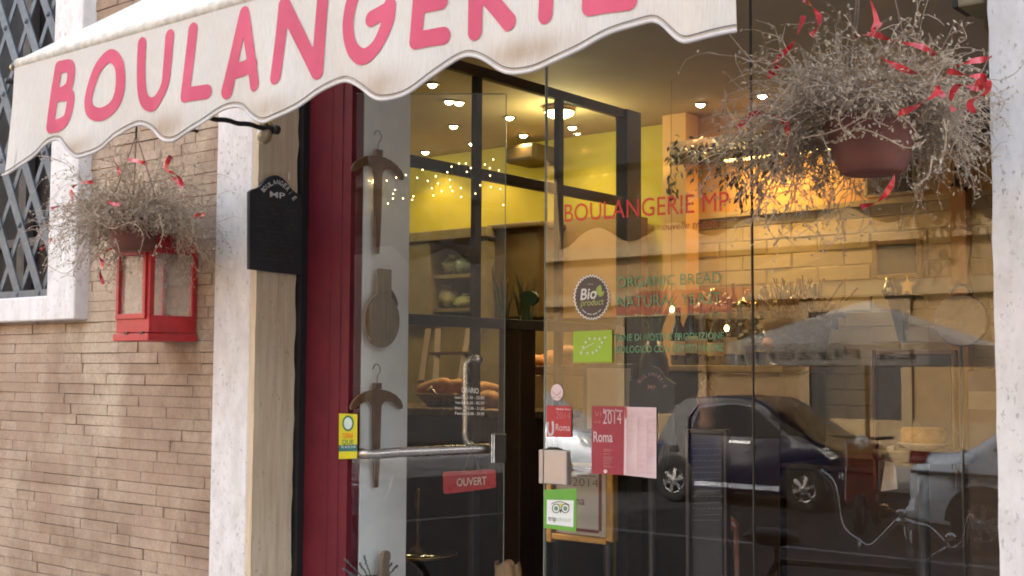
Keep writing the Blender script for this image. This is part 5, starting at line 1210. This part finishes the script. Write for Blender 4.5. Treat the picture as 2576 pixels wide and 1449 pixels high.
mb = MB(); bxp(mb, 2436, 985, 2540, 1030, .995, .004); mb.build('label_panel', M('cream_panel', (.25, .21, .14), .6), rs)
# dark framed board on the back wall behind the parasol reflection
db = thing('framed_blackboard', PY(2340, 1000, 1.9), 'large dark menu board in wood frame below the bracket shelf', 'blackboard')
mb = MB(); bxp(mb, 2192, 880, 2204, 1230, 1.9, .04); bxp(mb, 2396, 880, 2408, 1230, 1.9, .04); bxp(mb, 2204, 880, 2396, 892, 1.9, .04); mb.build('frame', M('red_brown_frame', (.20, .09, .04), .45), db, bevel=.003)
mb = MB(); bxp(mb, 2204, 892, 2396, 1230, 1.92, .012); mb.build('board', M('brown_black_board', (.045, .035, .025), .6), db)
# cake on a stand on a round table
tb = thing('round_table', PY(2320, 1449, .95), 'small dark round table carrying the sponge cake', 'table')
c = PY(2322, 1110, .95); mb = MB(); mb.lathe([(.15, -.03), (.155, -.015), (.15, 0), (.001, 0)], (c.x, c.y, c.z-.03), 36); mb.build('top', DARKWOOD, tb); mb = MB(); mb.tube([(c.x, c.y, c.z-.06), (c.x, c.y, FLOORZ+.03)], .018, 12); mb.lathe([(.2, 0), (.19, .02), (.04, .05)], (c.x, c.y, FLOORZ), 24); mb.build('pedestal', BLACKFR, tb)
ck = thing('cake', PY(2322, 1085, .95), 'golden round sponge cake on a white plate', 'cake'); z0_ = c.z-.03
mb = MB(); rk_ = abs(PY(2322, 1085, .95).x-PY(2378, 1085, .95).x)
mb.lathe([(.03, 0), (rk_*.6, .004), (rk_*1.08, .022), (rk_*1.1, .026), (rk_*.6, .014), (.001, .012)], (c.x, c.y, z0_), 36); mb.build('plate', M('cream_china', (.7, .62, .48), .2), ck)
hk = abs(PY(2322, 1088, .95).z-PY(2322, 1046, .95).z)
mb = MB(); mb.lathe([(rk_*.85, 0), (rk_*.95, .012), (rk_*.97, hk*.8), (rk_*.9, hk), (.001, hk*1.02)], (c.x, c.y, z0_+.02), 40); mb.build('sponge', M('golden_sponge', (.62, .34, .08), .7, var=.35, scale=30, bmp=.004), ck)
nk = thing('napkin', PY(2235, 1180, .9), 'white folded cloth hanging beside the cake table', 'cloth')
mb = MB(); mb.prism([PY(x, y, .9) for x, y in ((2232, 1122), (2248, 1120), (2258, 1230), (2216, 1236))], (0, .006, 0)); mb.build('cloth', M('off_white_cloth', (.52, .45, .38), .8), nk)
# blackboards near the window
ab = thing('arched_blackboard', PY(1640, 1100, .9), 'small arched blackboard with pink chalk shop name inside the window', 'blackboard')
o2 = [(1583,960),(1592,955),(1604,950),(1614,938),(1626,926),(1640,921),(1654,926),(1664,938),(1672,950),(1686,958),(1697,966),(1697,1120),(1583,1112)]
mb = MB(); mb.prism([PY(x, y, .9) for x, y in o2], (0, .015, 0)); mb.build('board', SLATE, ab)
mb = MB(); arc2 = smooth_line([(1610, 965), (1622, 952), (1640, 945), (1657, 953), (1668, 972)], 16)
for i, ch in enumerate('BOULANGERIE'):
    j = int(i/10*(len(arc2)-2)); p = arc2[j]; qn = arc2[min(j+2, len(arc2)-1)]; an = math.atan2(qn[1]-p[1], qn[0]-p[0]); ca, sa = math.cos(an), math.sin(an); f_ = lambda x, y: PY(x, y, .898)
    O_ = f_(*p); ex = f_(p[0]+5.5*ca, p[1]+5.5*sa)-O_; ey = f_(p[0]+9*sa, p[1]-9*ca)-O_; text_at(mb, ch, O_, ex, ey, 0, .01, True if ch != 'I' else None)
text_px(mb, 'MP', (1630, 978), (1650, 980), 11, lambda x, y: PY(x, y, .898), bold=.01); mb.build('lettering', M('pink_chalk', (.42, .22, .18), .9), ab)
mb = MB(); c = PY(1640, 1118, .91); mb.tube([c, (c.x, c.y, FLOORZ)], .014, 8); mb.lathe([(.13, 0), (.13, .02), (.02, .03)], (c.x, c.y, FLOORZ), 20); mb.build('stand', BLACKFR, ab)
gb = thing('screen_board', PY(1530, 1025, 1.1), 'plain grey panel in dark frame behind the red guide poster', 'board')
mb = MB(); bxp(mb, 1466, 915, 1592, 1090, 1.1, .03); mb.build('frame', M('dark_grey_frame', (.05, .045, .04), .5), gb, bevel=.003)
mb = MB(); bxp(mb, 1477, 926, 1586, 1080, 1.095, .004); mb.build('panel', M('warm_grey_panel', (.30, .255, .20), .6, var=.08), gb)
mb = MB(); c = PY(1530, 1090, 1.11); mb.tube([c, (c.x, c.y, FLOORZ)], .02, 8); mb.lathe([(.15, 0), (.15, .02), (.02, .03)], (c.x, c.y, FLOORZ), 20); mb.build('stand', BLACKFR, gb)
es = thing('menu_easel', PY(1778, 1449, .62), 'tall narrow framed chalkboard with ruled menu lines inside the window', 'menu board')
mb = MB(); bxp(mb, 1723, 1080, 1734, 1500, .6, .03); bxp(mb, 1818, 1080, 1829, 1500, .6, .03); bxp(mb, 1734, 1080, 1818, 1092, .6, .03); mb.build('frame', DARKWOOD, es, bevel=.003)
mb = MB(); bxp(mb, 1734, 1092, 1818, 1500, .615, .01); mb.build('board', SLATE, es)
mb = MB(); f_ = lambda x, y: PY(x, y, .613)
for k in range(7):
    yy = 1116+k*30; mb.poly([f_(1738, yy), f_(1814, yy-3), f_(1814, yy-1.8), f_(1738, yy+1.2)])
    x = 1742
    while x < 1808: L = rg.uniform(4, 12); mb.poly([f_(x, yy+12), f_(x+L, yy+11), f_(x+L, yy+13), f_(x, yy+14)]); x += L+3
mb.build('chalk_lines', M('dim_chalk', (.16, .155, .16), .9), es)['kind'] = 'stuff'
ht = thing('hat_block', PY(1778, 1075, .65), 'rounded brown wooden carving on top of the tall chalkboard', 'carving')
mb = MB(); c = PY(1778, 1080, .63); mb.lathe([(.028, 0), (.03, .02), (.022, .05), (.032, .075), (.034, .10), (.024, .125), (.014, .135), (.018, .15), (.001, .165)], c, 20); mb.build('body', WOOD, ht)
# gilt framed certificate leaning inside the window
cf = thing('framed_certificate', PY(1460, 1365, .1), 'gilt framed certificate with dark red border standing inside the window', 'certificate')
GILT = M('gilt_frame', (.36, .19, .045), .38, .6, var=.3)
def Cq(o): return lambda x, y: PY(x, y, .10-o)
mb = MB(); bxp(mb, 1524, 1165, 1541, 1364, .08, .03); bxp(mb, 1372, 1165, 1386, 1364, .08, .03); bxp(mb, 1386, 1347, 1524, 1364, .08, .03); bxp(mb, 1386, 1165, 1524, 1176, .08, .03); mb.build('frame', GILT, cf, bevel=.004)
mb = MB(); bxp(mb, 1386, 1176, 1524, 1347, .10, .008); mb.build('sheet', M('cream_certificate', (.46, .37, .27), .6, var=.06), cf)
mb = MB()
for r4_ in ((1506, 1180, 1513, 1336), (1393, 1180, 1399, 1336), (1399, 1329, 1506, 1336), (1399, 1180, 1506, 1186)): bxp(mb, *r4_, .0985, .001)
text_px(mb, '2014', (1440, 1222), (1505, 1226), 22, Cq(.0015), bold=-.016); text_px(mb, 'Roma', (1412, 1268), (1470, 1270), 22, Cq(.0015), bold=-.004)
text_px(mb, 'Gambero Rosso', (1452, 1198), (1500, 1200), 6, Cq(.0015), bold=.01); mb.build('border_and_lettering', M('dark_red_ink', (.17, .03, .035), .6), cf)
# wooden chair
ch = thing('chair', PY(1795, 1449, .75), 'dark red brown wooden chair with curved glossy top rail inside the window', 'chair')
CHW = M('glossy_mahogany', (.36, .13, .06), .18, var=.4, coat=.6)
mb = MB(); tr = smooth_line([(1745, 1352), (1758, 1330), (1785, 1318), (1818, 1310), (1840, 1318), (1852, 1330)], 6); P = [PY(x, y, .75) for x, y in tr]; mb.tube(P, [.014+.012*math.sin(math.pi*i/(len(P)-1)) for i in range(len(P))], 10); mb.build('top_rail', CHW, ch)
c0 = PY(1795, 1330, .75); sz = FLOORZ+.46
for x0, x1 in ((1748, 1772), (1775, 1795), (1800, 1815), (1848, 1848)):
    p = PY(x0+3, 1345 if x0 < 1760 else 1325, .75); e = PY(x1, 1460, .72); e = V((e.x, .72, sz)); mb = MB(); mb.tube([p, p.lerp(e, .5)+V((0, .015, 0)), e], .009, 8); mb.build('spindle', CHW, ch)
mb = MB(); mb.box((c0.x-.2, .36, sz-.03), (c0.x+.2, .76, sz)); mb.build('seat', CHW, ch, bevel=.012)
for sx in (-1, 1):
    for sy_ in (.39, .73): mb = MB(); mb.tube([(c0.x+sx*.17, sy_, sz-.03), (c0.x+sx*.19, sy_, FLOORZ)], [.016, .011], 8); mb.build('leg', CHW, ch)
# brass candlestick on a small round glass table, paper bag
rt = thing('side_table', PY(1060, 1449, .6), 'small round table with brass rim low behind the glass door', 'table')
c = PY(1060, 1395, .75); mb = MB(); mb.lathe([(.13, -.012), (.14, -.006), (.14, .006), (.001, .008)], c, 36); mb.build('top', M('dark_glass_top', (.035, .03, .022), .08, coat=1), rt); mb = MB(); mb.tube([(c.x+.141*math.cos(a), c.y+.141*math.sin(a), c.z) for a in [2*math.pi*i/40 for i in range(40)]], .006, 8, close=True); mb.build('rim', M('dull_dark_brass', (.16, .10, .04), .4, 1), rt)
mb = MB(); mb.tube([(c.x, c.y, c.z-.01), (c.x, c.y, FLOORZ+.02)], .015, 8); mb.lathe([(.11, 0), (.11, .015), (.02, .03)], (c.x, c.y, FLOORZ), 20); mb.build('pedestal', BLACKFR, rt)
cs = thing('candlestick', (c.x-.06, c.y, c.z), 'tall thin brass candlestick standing behind the glass door', 'candlestick')
b_ = V((c.x-.02, c.y, c.z+.008)); Hc = PY(1042, 1228, .75).z-b_.z
mb = MB(); mb.lathe([(.035, 0), (.03, .01), (.008, .03), (.006, Hc*.55), (.008, Hc*.62), (.014, Hc*.7), (.016, Hc*.80), (.010, Hc*.86), (.014, Hc*.9), (.006, Hc*.94), (.004, Hc)], b_, 16); mb.build('body', M('dull_dark_brass', (.16, .10, .04), .4, 1), cs)
bg_ = thing('paper_bag', PY(1275, 1449, .55), 'crumpled brown paper bag top at the bottom behind the door edge', 'bag')
mb = MB(); rg = random.Random(18); c = PY(1275, 1440, .55); top = PY(1275, 1416, .55).z
def bagf(u, v):
    a = 2*math.pi*u; r_ = .07*(1-.35*v*v)+.006*math.sin(a*5+v*6)+rg.gauss(0, .003); return V((c.x+r_*1.0*math.cos(a), c.y+r_*.7*math.sin(a), top-.38*(1-v)+.008*math.sin(a*4)*v))
mb.grid(bagf, 28, 10); mb.build('bag', M('brown_paper', (.36, .22, .12), .8, var=.2), bg_)
ts = thing('bag_stool', (c.x, c.y, FLOORZ), 'dark stool carrying the crumpled paper bag', 'stool'); mb = MB(); mb.lathe([(.16, 0), (.16, .02), (.001, .021)], (c.x, c.y, top-.405), 24); mb.build('seat', DARKWOOD, ts)
for k in range(4): a = k*1.571+.78; mb = MB(); mb.tube([(c.x+.11*math.cos(a), c.y+.11*math.sin(a), top-.405), (c.x+.14*math.cos(a), c.y+.14*math.sin(a), FLOORZ)], .012, 8); mb.build('leg', DARKWOOD, ts)
# ================================================================== street behind the camera (seen mirrored in the panes)
def VM(x, y, Y): q_ = PY(x, y, Y); return V((q_.x, -q_.y, q_.z))      # point that the pane mirrors to this picture position
# opposite building
YO = -18
ob = thing('opposite_building', (-8, YO, 0), 'pale ochre palazzo with light stone bands across the street', 'building')
STU = M('pale_ochre_stucco', (.31, .195, .085), .85, var=.15, scale=.6); BAND = M('pale_stone_band', (.345, .24, .125), .85, var=.15)
mb = MB(); mb.box((-45, YO-6, 0), (3, YO, 8.5)); mb.build('wall', STU, ob)
mb = MB()
for z0_, z1_, o_ in ((2.95, 3.2, .18), (3.9, 4.15, .22), (7.6, 8.2, .35), (0, .8, .06)): mb.box((-45, YO, z0_), (3, YO+o_, z1_))
mb.build('stone_band', BAND, ob)
DKO = M('dark_doorway', (.025, .02, .018), .4, var=.4)
for i, x in enumerate(range(-34, 1, 4)):
    mb = MB(); mb.box((x, YO, .1), (x+1.7, YO+.03, 2.7)); o = mb.build('door', DKO, ob)
    mb = MB(); mb.box((x-.18, YO, .1), (x-.001, YO+.08, 2.9)); mb.box((x+1.701, YO, .1), (x+1.88, YO+.08, 2.9)); mb.box((x-.0, YO+.031, 2.7), (x+1.7, YO+.08, 2.9)); mb.build('door_frame', BAND, ob)
    mb = MB(); mb.box((x+.2, YO, 4.9), (x+1.5, YO+.03, 6.9)); mb.build('window', DKO, ob)
dbd = thing('added_dark_building', (14, YO, 0), 'dark brown stone building with shuttered shop fronts across the street', 'building')  # added dark front where the ajar door mirrors the street, dims its reflection
mb = MB(); mb.box((3.2, YO-6, 0), (40, YO-.2, 8.5)); mb.build('wall', M('dark_brown_stone', (.05, .042, .036), .85, var=.3, scale=1), dbd)
for x in range(4, 30, 4):
    mb = MB(); mb.box((x, YO-.2, .1), (x+2.4, YO-.16, 3.2)); mb.build('shutter', M('dark_shutter', (.025, .024, .024), .5), dbd); mb = MB(); mb.box((x+.3, YO-.2, 4.6), (x+1.6, YO-.16, 6.8)); mb.build('window', DKO, dbd)
aw2 = thing('awning', VM(1690, 700, 17), 'small dark red scalloped awning on the palazzo across the street', 'awning')
mb = MB(); a, b = VM(1540, 690, 16.2), VM(1840, 700, 16.2); N_ = 60
def f2(u, v):
    x = a.x+(b.x-a.x)*u; zz_ = 2.62+.35*v if v > .4 else 2.62+.35*.4*(v/.4)+(.05*abs(math.sin(u*20)))*(1-v/.4); return V((x, -16.2-(v-.4)*1.6*(v > .4), zz_+.3*(v > .4)*(v-.4)))
mb.grid(f2, N_, 10); mb.build('canvas', M('rust_canvas', (.32, .09, .05), .8), aw2)
# parasol
ps = thing('parasol', (-5.6, -11.9, 0), 'large square cream parasol with script lettering across the street', 'parasol')
pc = VM(2180, 900, 11.8); pw_, zf = 1.25, VM(2180, 868, 11.8).z
CRM = M('cream_parasol_canvas', (.50, .45, .38), .8)
mb = MB(); cs4 = [(pc.x-pw_, pc.y+pw_), (pc.x+pw_, pc.y+pw_), (pc.x+pw_, pc.y-pw_), (pc.x-pw_, pc.y-pw_)]
for i in range(4):
    p, q_ = cs4[i], cs4[(i+1) % 4]; ap = (pc.x, pc.y, zf+.55)
    mb.add([(*p, zf), (*q_, zf), ap], [(0, 1, 2)]); n_ = 12
    lo_ = [V((p[0]+(q_[0]-p[0])*k/n_, p[1]+(q_[1]-p[1])*k/n_, zf-.26)) for k in range(n_+1)]; hi_ = [V((v_.x, v_.y, zf)) for v_ in lo_]; mb.strip(lo_, hi_, smooth=False)
mb.build('canopy', CRM, ps)
mb = MB(); text_at(mb, 'La Pizzeria', (pc.x+pw_-.15, pc.y+pw_+.004, zf-.19), (-(2*pw_-.3), 0, 0), (0, 0, .13), 0, .004, True, .06); mb.build('lettering', M('dark_script', (.06, .05, .05), .7), ps)
mb = MB(); mb.tube([(pc.x, pc.y, .0), (pc.x, pc.y, zf+.56)], .03, 10); mb.build('pole', WOOD, ps); mb = MB(); mb.lathe([(.3, 0), (.3, .08), (.05, .1)], (pc.x, pc.y, -.12), 20); mb.build('base', BLACKFR, ps)

# cars
def car(name, origin, label, prof, width, wheels, body, glass_poly, extras, wr_, rimm, front=1):
    """prof: side outline (x along the car, z up); lofted over the width with tumblehome."""
    t = thing(name, origin, label, 'car', 'cars parked across the street'); O = V(origin)
    sl_ = [(-.5, .90, 0), (-.485, .97, 0), (-.44, 1, 0), (0, 1.015, 0), (.44, 1, 0), (.485, .97, 0), (.5, .90, 0)]
    zmid = .5*max(z_ for x_, z_ in prof)
    pr = smooth_line(prof, 4, True); k = len(pr); cx_ = sum(p[0] for p in pr)/k
    mb = MB(); vs_ = []
    for y_, s_, _ in sl_:
        for x_, z_ in pr:
            h_ = max(0, z_-zmid*1.05)/(max(zz_[1] for zz_ in pr)-zmid*1.05)
            vs_.append(O+V((cx_+(x_-cx_)*(s_*.5+.5), y_*width*(1-.22*h_), zmid+(z_-zmid)*(s_*.6+.4))))
    fs = [(i*k+j, i*k+(j+1) % k, (i+1)*k+(j+1) % k, (i+1)*k+j) for i in range(len(sl_)-1) for j in range(k)]
    fs += [tuple(range(k)), tuple(range((len(sl_)-1)*k+k-1, (len(sl_)-1)*k-1, -1))]
    mb.add(vs_, fs, 0, True); mb.build('body', body, t)
    zmax = max(z_[1] for z_ in pr)
    def side(x_, z_, o_=.006):
        h_ = max(0, z_-zmid*1.05)/(zmax-zmid*1.05); return O+V((x_, width*.5*(1-.22*h_)*1.0+o_, z_))
    for nm, poly, m_ in glass_poly+extras:
        mb = MB(); pts = [side(*p, .004) for p in poly]; mb.prism(pts, (0, -.05, 0)); mb.build(nm, m_, t)
    for x_ in wheels:
        for sg in (1, -1):
            c = O+V((x_, sg*(width*.5-.075), wr_)); mb = MB()
            P = [(.55*wr_, -.085), (.62*wr_, -.1), (.92*wr_, -.1), (wr_, -.07), (wr_, .07), (.92*wr_, .1), (.62*wr_, .1), (.55*wr_, .085)]
            vs_ = []; n_ = 32
            for r_, y_ in P:
                for j in range(n_): a_ = 2*math.pi*j/n_; vs_.append(c+V((r_*math.cos(a_), y_, r_*math.sin(a_))))
            fs = [(i*n_+j, i*n_+(j+1) % n_, ((i+1) % len(P))*n_+(j+1) % n_, ((i+1) % len(P))*n_+j) for i in range(len(P)) for j in range(n_)]
            mb.add(vs_, fs, 0, True); wl_ = mb.build('wheel', RUBBER, t)
            mb = MB(); vs_ = []
            for j in range(n_): a_ = 2*math.pi*j/n_; vs_ += [c+V((.62*wr_*math.cos(a_), sg*.09, .62*wr_*math.sin(a_))), c+V((.52*wr_*math.cos(a_), sg*.085, .52*wr_*math.sin(a_)))]
            mb.add(vs_, [(2*j, 2*((j+1) % n_), 2*((j+1) % n_)+1, 2*j+1) for j in range(n_)])
            for s_ in range(6):
                a_ = s_*math.pi/3+.3; mb.bar(c+V((0, sg*.095, 0)), c+V((.56*wr_*math.cos(a_), sg*.085, .56*wr_*math.sin(a_))), .05, .02, up=(0, 1, 0))
            mb.lathe([(.001, 0)], c, 3) if False else None
            mb.ball(c+V((0, sg*.09, 0)), .05, 10, sc=(1, .4, 1)); r2 = mb.build('rim', rimm, wl_)
            mb = MB(); mb.add([c+V((.6*wr_*math.cos(2*math.pi*j/n_), sg*.04, .6*wr_*math.sin(2*math.pi*j/n_))) for j in range(n_)], [tuple(range(n_))]); mb.build('hub_shadow', BLACKFR, wl_)
        # dark arch
        mb = MB(); cc_ = side(x_, wr_, .003); ring = []
        for j in range(13):
            a_ = math.pi*j/12; ring.append(V((cc_.x+wr_*1.16*math.cos(a_), side(x_, wr_).y-.002, cc_.z+wr_*1.16*math.sin(a_))))
        mb.prism(ring, (0, -.02, 0)); mb.build('wheel_arch', BLACKFR, t)
    return t
DKB = M('dark_blue_car_paint', (.012, .015, .060), .2, var=.1, coat=.35); SILC = M('silver_car_paint', (.80, .86, .95), .3, .15, var=.06, coat=1); CGL = M('car_window', (.008, .008, .009), .25, var=.3, spec=.12)
LAMPG = M('clear_car_lamp', (.55, .55, .55), .1, var=.2, coat=1); HNDL = M('silver_trim', (.5, .5, .5), .25, .8)
zr = -.12
sx0 = VM(1640, 1250, 11.5).x; sx1 = VM(2130, 1250, 11.5).x; Ls = sx1-sx0
def SQ(l): return [(x*Ls, z*1.42) for x, z in l]
car('micro_car', (sx0, -11.5-.75, zr), 'tiny dark blue two seat car with silver roof arch, reflected in the window',
    SQ([(.01, .28), (.0, .5), (.05, .62), (.10, .86), (.20, .98), (.42, 1.0), (.55, .96), (.70, .78), (.84, .62), (.96, .54), (1.0, .40), (1.0, .22), (.93, .15), (.5, .13), (.07, .15)]), 1.5, (Ls*.125, Ls*.80), DKB,
    [('side_window', SQ([(.21, .64), (.24, .88), (.42, .93), (.53, .90), (.66, .72), (.68, .64)]), CGL), ('windscreen_edge', SQ([(.60, .88), (.72, .745), (.80, .655), (.72, .66), (.66, .75)]), CGL)],
    [('roof_arch', SQ([(.02, .35), (.04, .62), (.11, .9), (.17, .97), (.40, .985), (.52, .96), (.70, .73), (.82, .62), (.80, .59), (.68, .695), (.51, .925), (.40, .95), (.24, .93), (.19, .80), (.20, .35)]), M('grey_car_shell', (.07, .064, .064), .4, .1, var=.06)),
     ('sill', SQ([(.24, .17), (.24, .21), (.68, .21), (.68, .17)]), SILC), ('door_handle', SQ([(.42, .575), (.42, .60), (.53, .60), (.53, .575)]), HNDL), ('headlight', SQ([(.86, .56), (.91, .575), (.97, .49), (.93, .47)]), LAMPG), ('fog_light', SQ([(.965, .37), (.99, .36), (.99, .31), (.965, .32)]), LAMPG), ('fuel_cap', SQ([(.10, .50), (.115, .53), (.14, .53), (.15, .50), (.14, .47), (.115, .47)]), BLACKFR)], .29, HNDL)
ax0 = VM(2280, 1200, 9.2).x; La = 4.3
def AQ(l): return [(x*La, z*1.42) for x, z in l]
car('sedan', (ax0, -9.2-.85, zr), 'silver blue four door sedan parked beyond the tiny dark blue car',
    AQ([(.0, .35), (.005, .58), (.03, .66), (.13, .70), (.23, .90), (.32, .985), (.45, 1.0), (.56, .96), (.70, .70), (.92, .60), (.99, .50), (1.0, .25), (.9, .17), (.5, .15), (.03, .19)]), 1.7, (La*.17, La*.80), SILC,
    [('rear_window', AQ([(.19, .70), (.25, .87), (.32, .93), (.40, .94), (.40, .69)]), CGL), ('front_window', AQ([(.415, .69), (.415, .94), (.54, .91), (.66, .70)]), CGL)],
    [('waist_trim', AQ([(.01, .53), (.01, .55), (.97, .52), (.97, .50)]), BLACKFR), ('door_seam', AQ([(.125, .28), (.125, .70), (.128, .70), (.128, .28)]), BLACKFR), ('tail_light', AQ([(.004, .60), (.004, .68), (.05, .68), (.04, .60)]), M('red_car_lamp', (.3, .02, .02), .15)), ('rear_handle', AQ([(.28, .60), (.28, .62), (.33, .62), (.33, .60)]), HNDL)], .31, HNDL)
bx_ = VM(1500, 1130, 11.5).x
car('hatchback', (bx_-3.8, -11.5-.85, zr), 'silver grey hatchback parked behind the tiny dark blue car',
    [(x*3.8, z*1.45) for x, z in [(.0, .3), (.0, .6), (.04, .86), (.10, .96), (.3, 1.0), (.5, .97), (.66, .72), (.88, .62), (.98, .5), (1.0, .25), (.9, .16), (.5, .14), (.05, .18)]], 1.65, (3.8*.17, 3.8*.80), SILC,
    [('side_window', [(x*3.8, z*1.45) for x, z in [(.08, .66), (.12, .88), (.3, .93), (.48, .90), (.62, .68)]], CGL)], [('headlight', [(x*3.8, z*1.45) for x, z in [(.90, .58), (.97, .55), (.985, .46), (.93, .47)]], LAMPG)], .30, HNDL)

# red scooter between the cars
sxr = VM(2185, 1230, 10.4).x
sk = thing('motor_scooter', (sxr, -10.4, zr), 'bright red motor scooter parked between the two reflected cars', 'scooter')
RSC = M('red_scooter_paint', (.15, .006, .009), .3, var=.1, coat=1)
mb = MB(); mb.ball((sxr-.38, -10.4, zr+.62), .24, 18, sc=(1.35, .75, .75)); mb.ball((sxr-.25, -10.4, zr+.42), .2, 16, sc=(1.2, .7, .8)); mb.build('rear_body', RSC, sk)
mb = MB(); mb.prism([(sxr+.42, -10.58, zr+.35), (sxr+.30, -10.58, zr+.98), (sxr+.25, -10.58, zr+.96), (sxr+.28, -10.58, zr+.32), (sxr-.2, -10.58, zr+.28), (sxr-.2, -10.58, zr+.23), (sxr+.33, -10.58, zr+.25)], (0, .36, 0)); mb.build('leg_shield', RSC, sk, bevel=.02)
mb = MB(); mb.ball((sxr-.34, -10.4, zr+.80), .17, 16, sc=(2.0, .8, .38)); mb.build('saddle', BLACKFR, sk)
mb = MB(); mb.tube([(sxr+.27, -10.72, zr+1.04), (sxr+.25, -10.55, zr+1.02), (sxr+.25, -10.25, zr+1.02), (sxr+.27, -10.08, zr+1.04)], .018, 8); mb.build('handlebar', BLACKFR, sk)
mb = MB(); mb.ball((sxr+.33, -10.4, zr+.98), .085, 12); mb.build('headlight', LAMPG, sk)
for x_ in (-.45, .48):
    mb = MB(); c = V((sxr+x_, -10.4, zr+.22)); vs_ = [c+V(((.165+.055*math.cos(b_))*math.cos(a_), .05*math.sin(b_), (.165+.055*math.cos(b_))*math.sin(a_))) for a_ in [2*math.pi*i/24 for i in range(24)] for b_ in [2*math.pi*j/8 for j in range(8)]]
    mb.add(vs_, [(i*8+j, ((i+1) % 24)*8+j, ((i+1) % 24)*8+(j+1) % 8, i*8+(j+1) % 8) for i in range(24) for j in range(8)], 0, True); wl_ = mb.build('wheel', RUBBER, sk)
    mb = MB(); mb.tube([c-V((0, .03, 0)), c+V((0, .03, 0))], .12, 16); mb.build('hub', HNDL, wl_)
sk.rotation_euler.z = R_(78)
# bicycle in front of the shop, below the frame
YBk = -1.95
bi = thing('bicycle', VM(2260, 1400, 1.95), 'bicycle with swept chrome handlebar and bell standing before the shop window', 'bicycle')
hb = [(2065, 1186), (2098, 1220), (2112, 1300), (2125, 1335), (2160, 1362), (2190, 1375), (2225, 1345), (2258, 1310)]
hb2 = [(2300, 1320), (2335, 1328), (2365, 1355), (2395, 1382), (2425, 1362), (2438, 1310), (2445, 1296)]
def HBp(l, y0): return [tuple(VM(x, y, 1.95+y0*i/len(l))) for i, (x, y) in enumerate(l)]
mb = MB(); mb.tube(smooth_line(HBp(hb, .02), 5)+smooth_line(HBp(hb2, -.02), 5), .011, 10); mb.build('handlebar', CHROME, bi)
a, b = VM(2260, 1308, 1.95), VM(2300, 1322, 1.95); st_ = (a+b)/2
mb = MB(); mb.tube([st_+V((0, 0, .01)), st_-V((-.02, 0, .16))], .014, 10); mb.tube([a, b], .017, 10); mb.build('stem', CHROME, bi)
for p in (VM(2268, 1290, 1.95), VM(2392, 1350, 1.95)): mb = MB(); mb.ball(p, .022, 12, sc=(1, 1, .7)); mb.build('bell', CHROME, bi)
mb = MB(); p = VM(2386, 1372, 1.93); mb.tube([p, VM(2330, 1410, 1.89)], .005, 6); p2 = VM(2163, 1362, 1.95); mb.tube([p2, VM(2160, 1392, 1.93)], .006, 6); mb.build('brake_lever', CHROME, bi)
FRP = M('dark_bicycle_paint', (.02, .025, .03), .3, coat=.5)
hd_ = st_-V((-.02, 0, .16)); fx = hd_.x+.14; whz = .34
mb = MB(); fa = V((fx+.05, st_.y, whz)); ra = V((fx-1.02, st_.y, whz)); bb = V((fx-.56, st_.y, .28)); stt = V((fx-.72, st_.y, .82)); hl = hd_-V((-.05, 0, .14))
for p, q_ in ((hd_, hl), (hd_-V((0, 0, .03)), stt), (hl, bb), (bb, stt), (bb, ra), (stt, ra), (hl, fa)): mb.tube([p, q_], .015, 8)
mb.build('frame', FRP, bi)
mb = MB(); mb.ball(stt+V((-.03, 0, .10)), .1, 14, sc=(1.3, .75, .4)); mb.tube([stt, stt+V((-.01, 0, .09))], .013, 8); mb.build('saddle', DARKWOOD, bi)
for c in (fa, ra):
    mb = MB(); mb.tube([c+V((.33*math.cos(t_), 0, .33*math.sin(t_))) for t_ in [2*math.pi*i/40 for i in range(40)]], .017, 8, close=True); wl_ = mb.build('wheel', RUBBER, bi)
    mb = MB(); mb.tube([c+V((.312*math.cos(t_), 0, .312*math.sin(t_))) for t_ in [2*math.pi*i/40 for i in range(40)]], .008, 6, close=True)
    for i in range(18): t_ = 2*math.pi*i/18; mb.tube([c, c+V((.31*math.cos(t_), .0, .31*math.sin(t_)))], .0012, 4)
    mb.build('rim', CHROME, wl_)
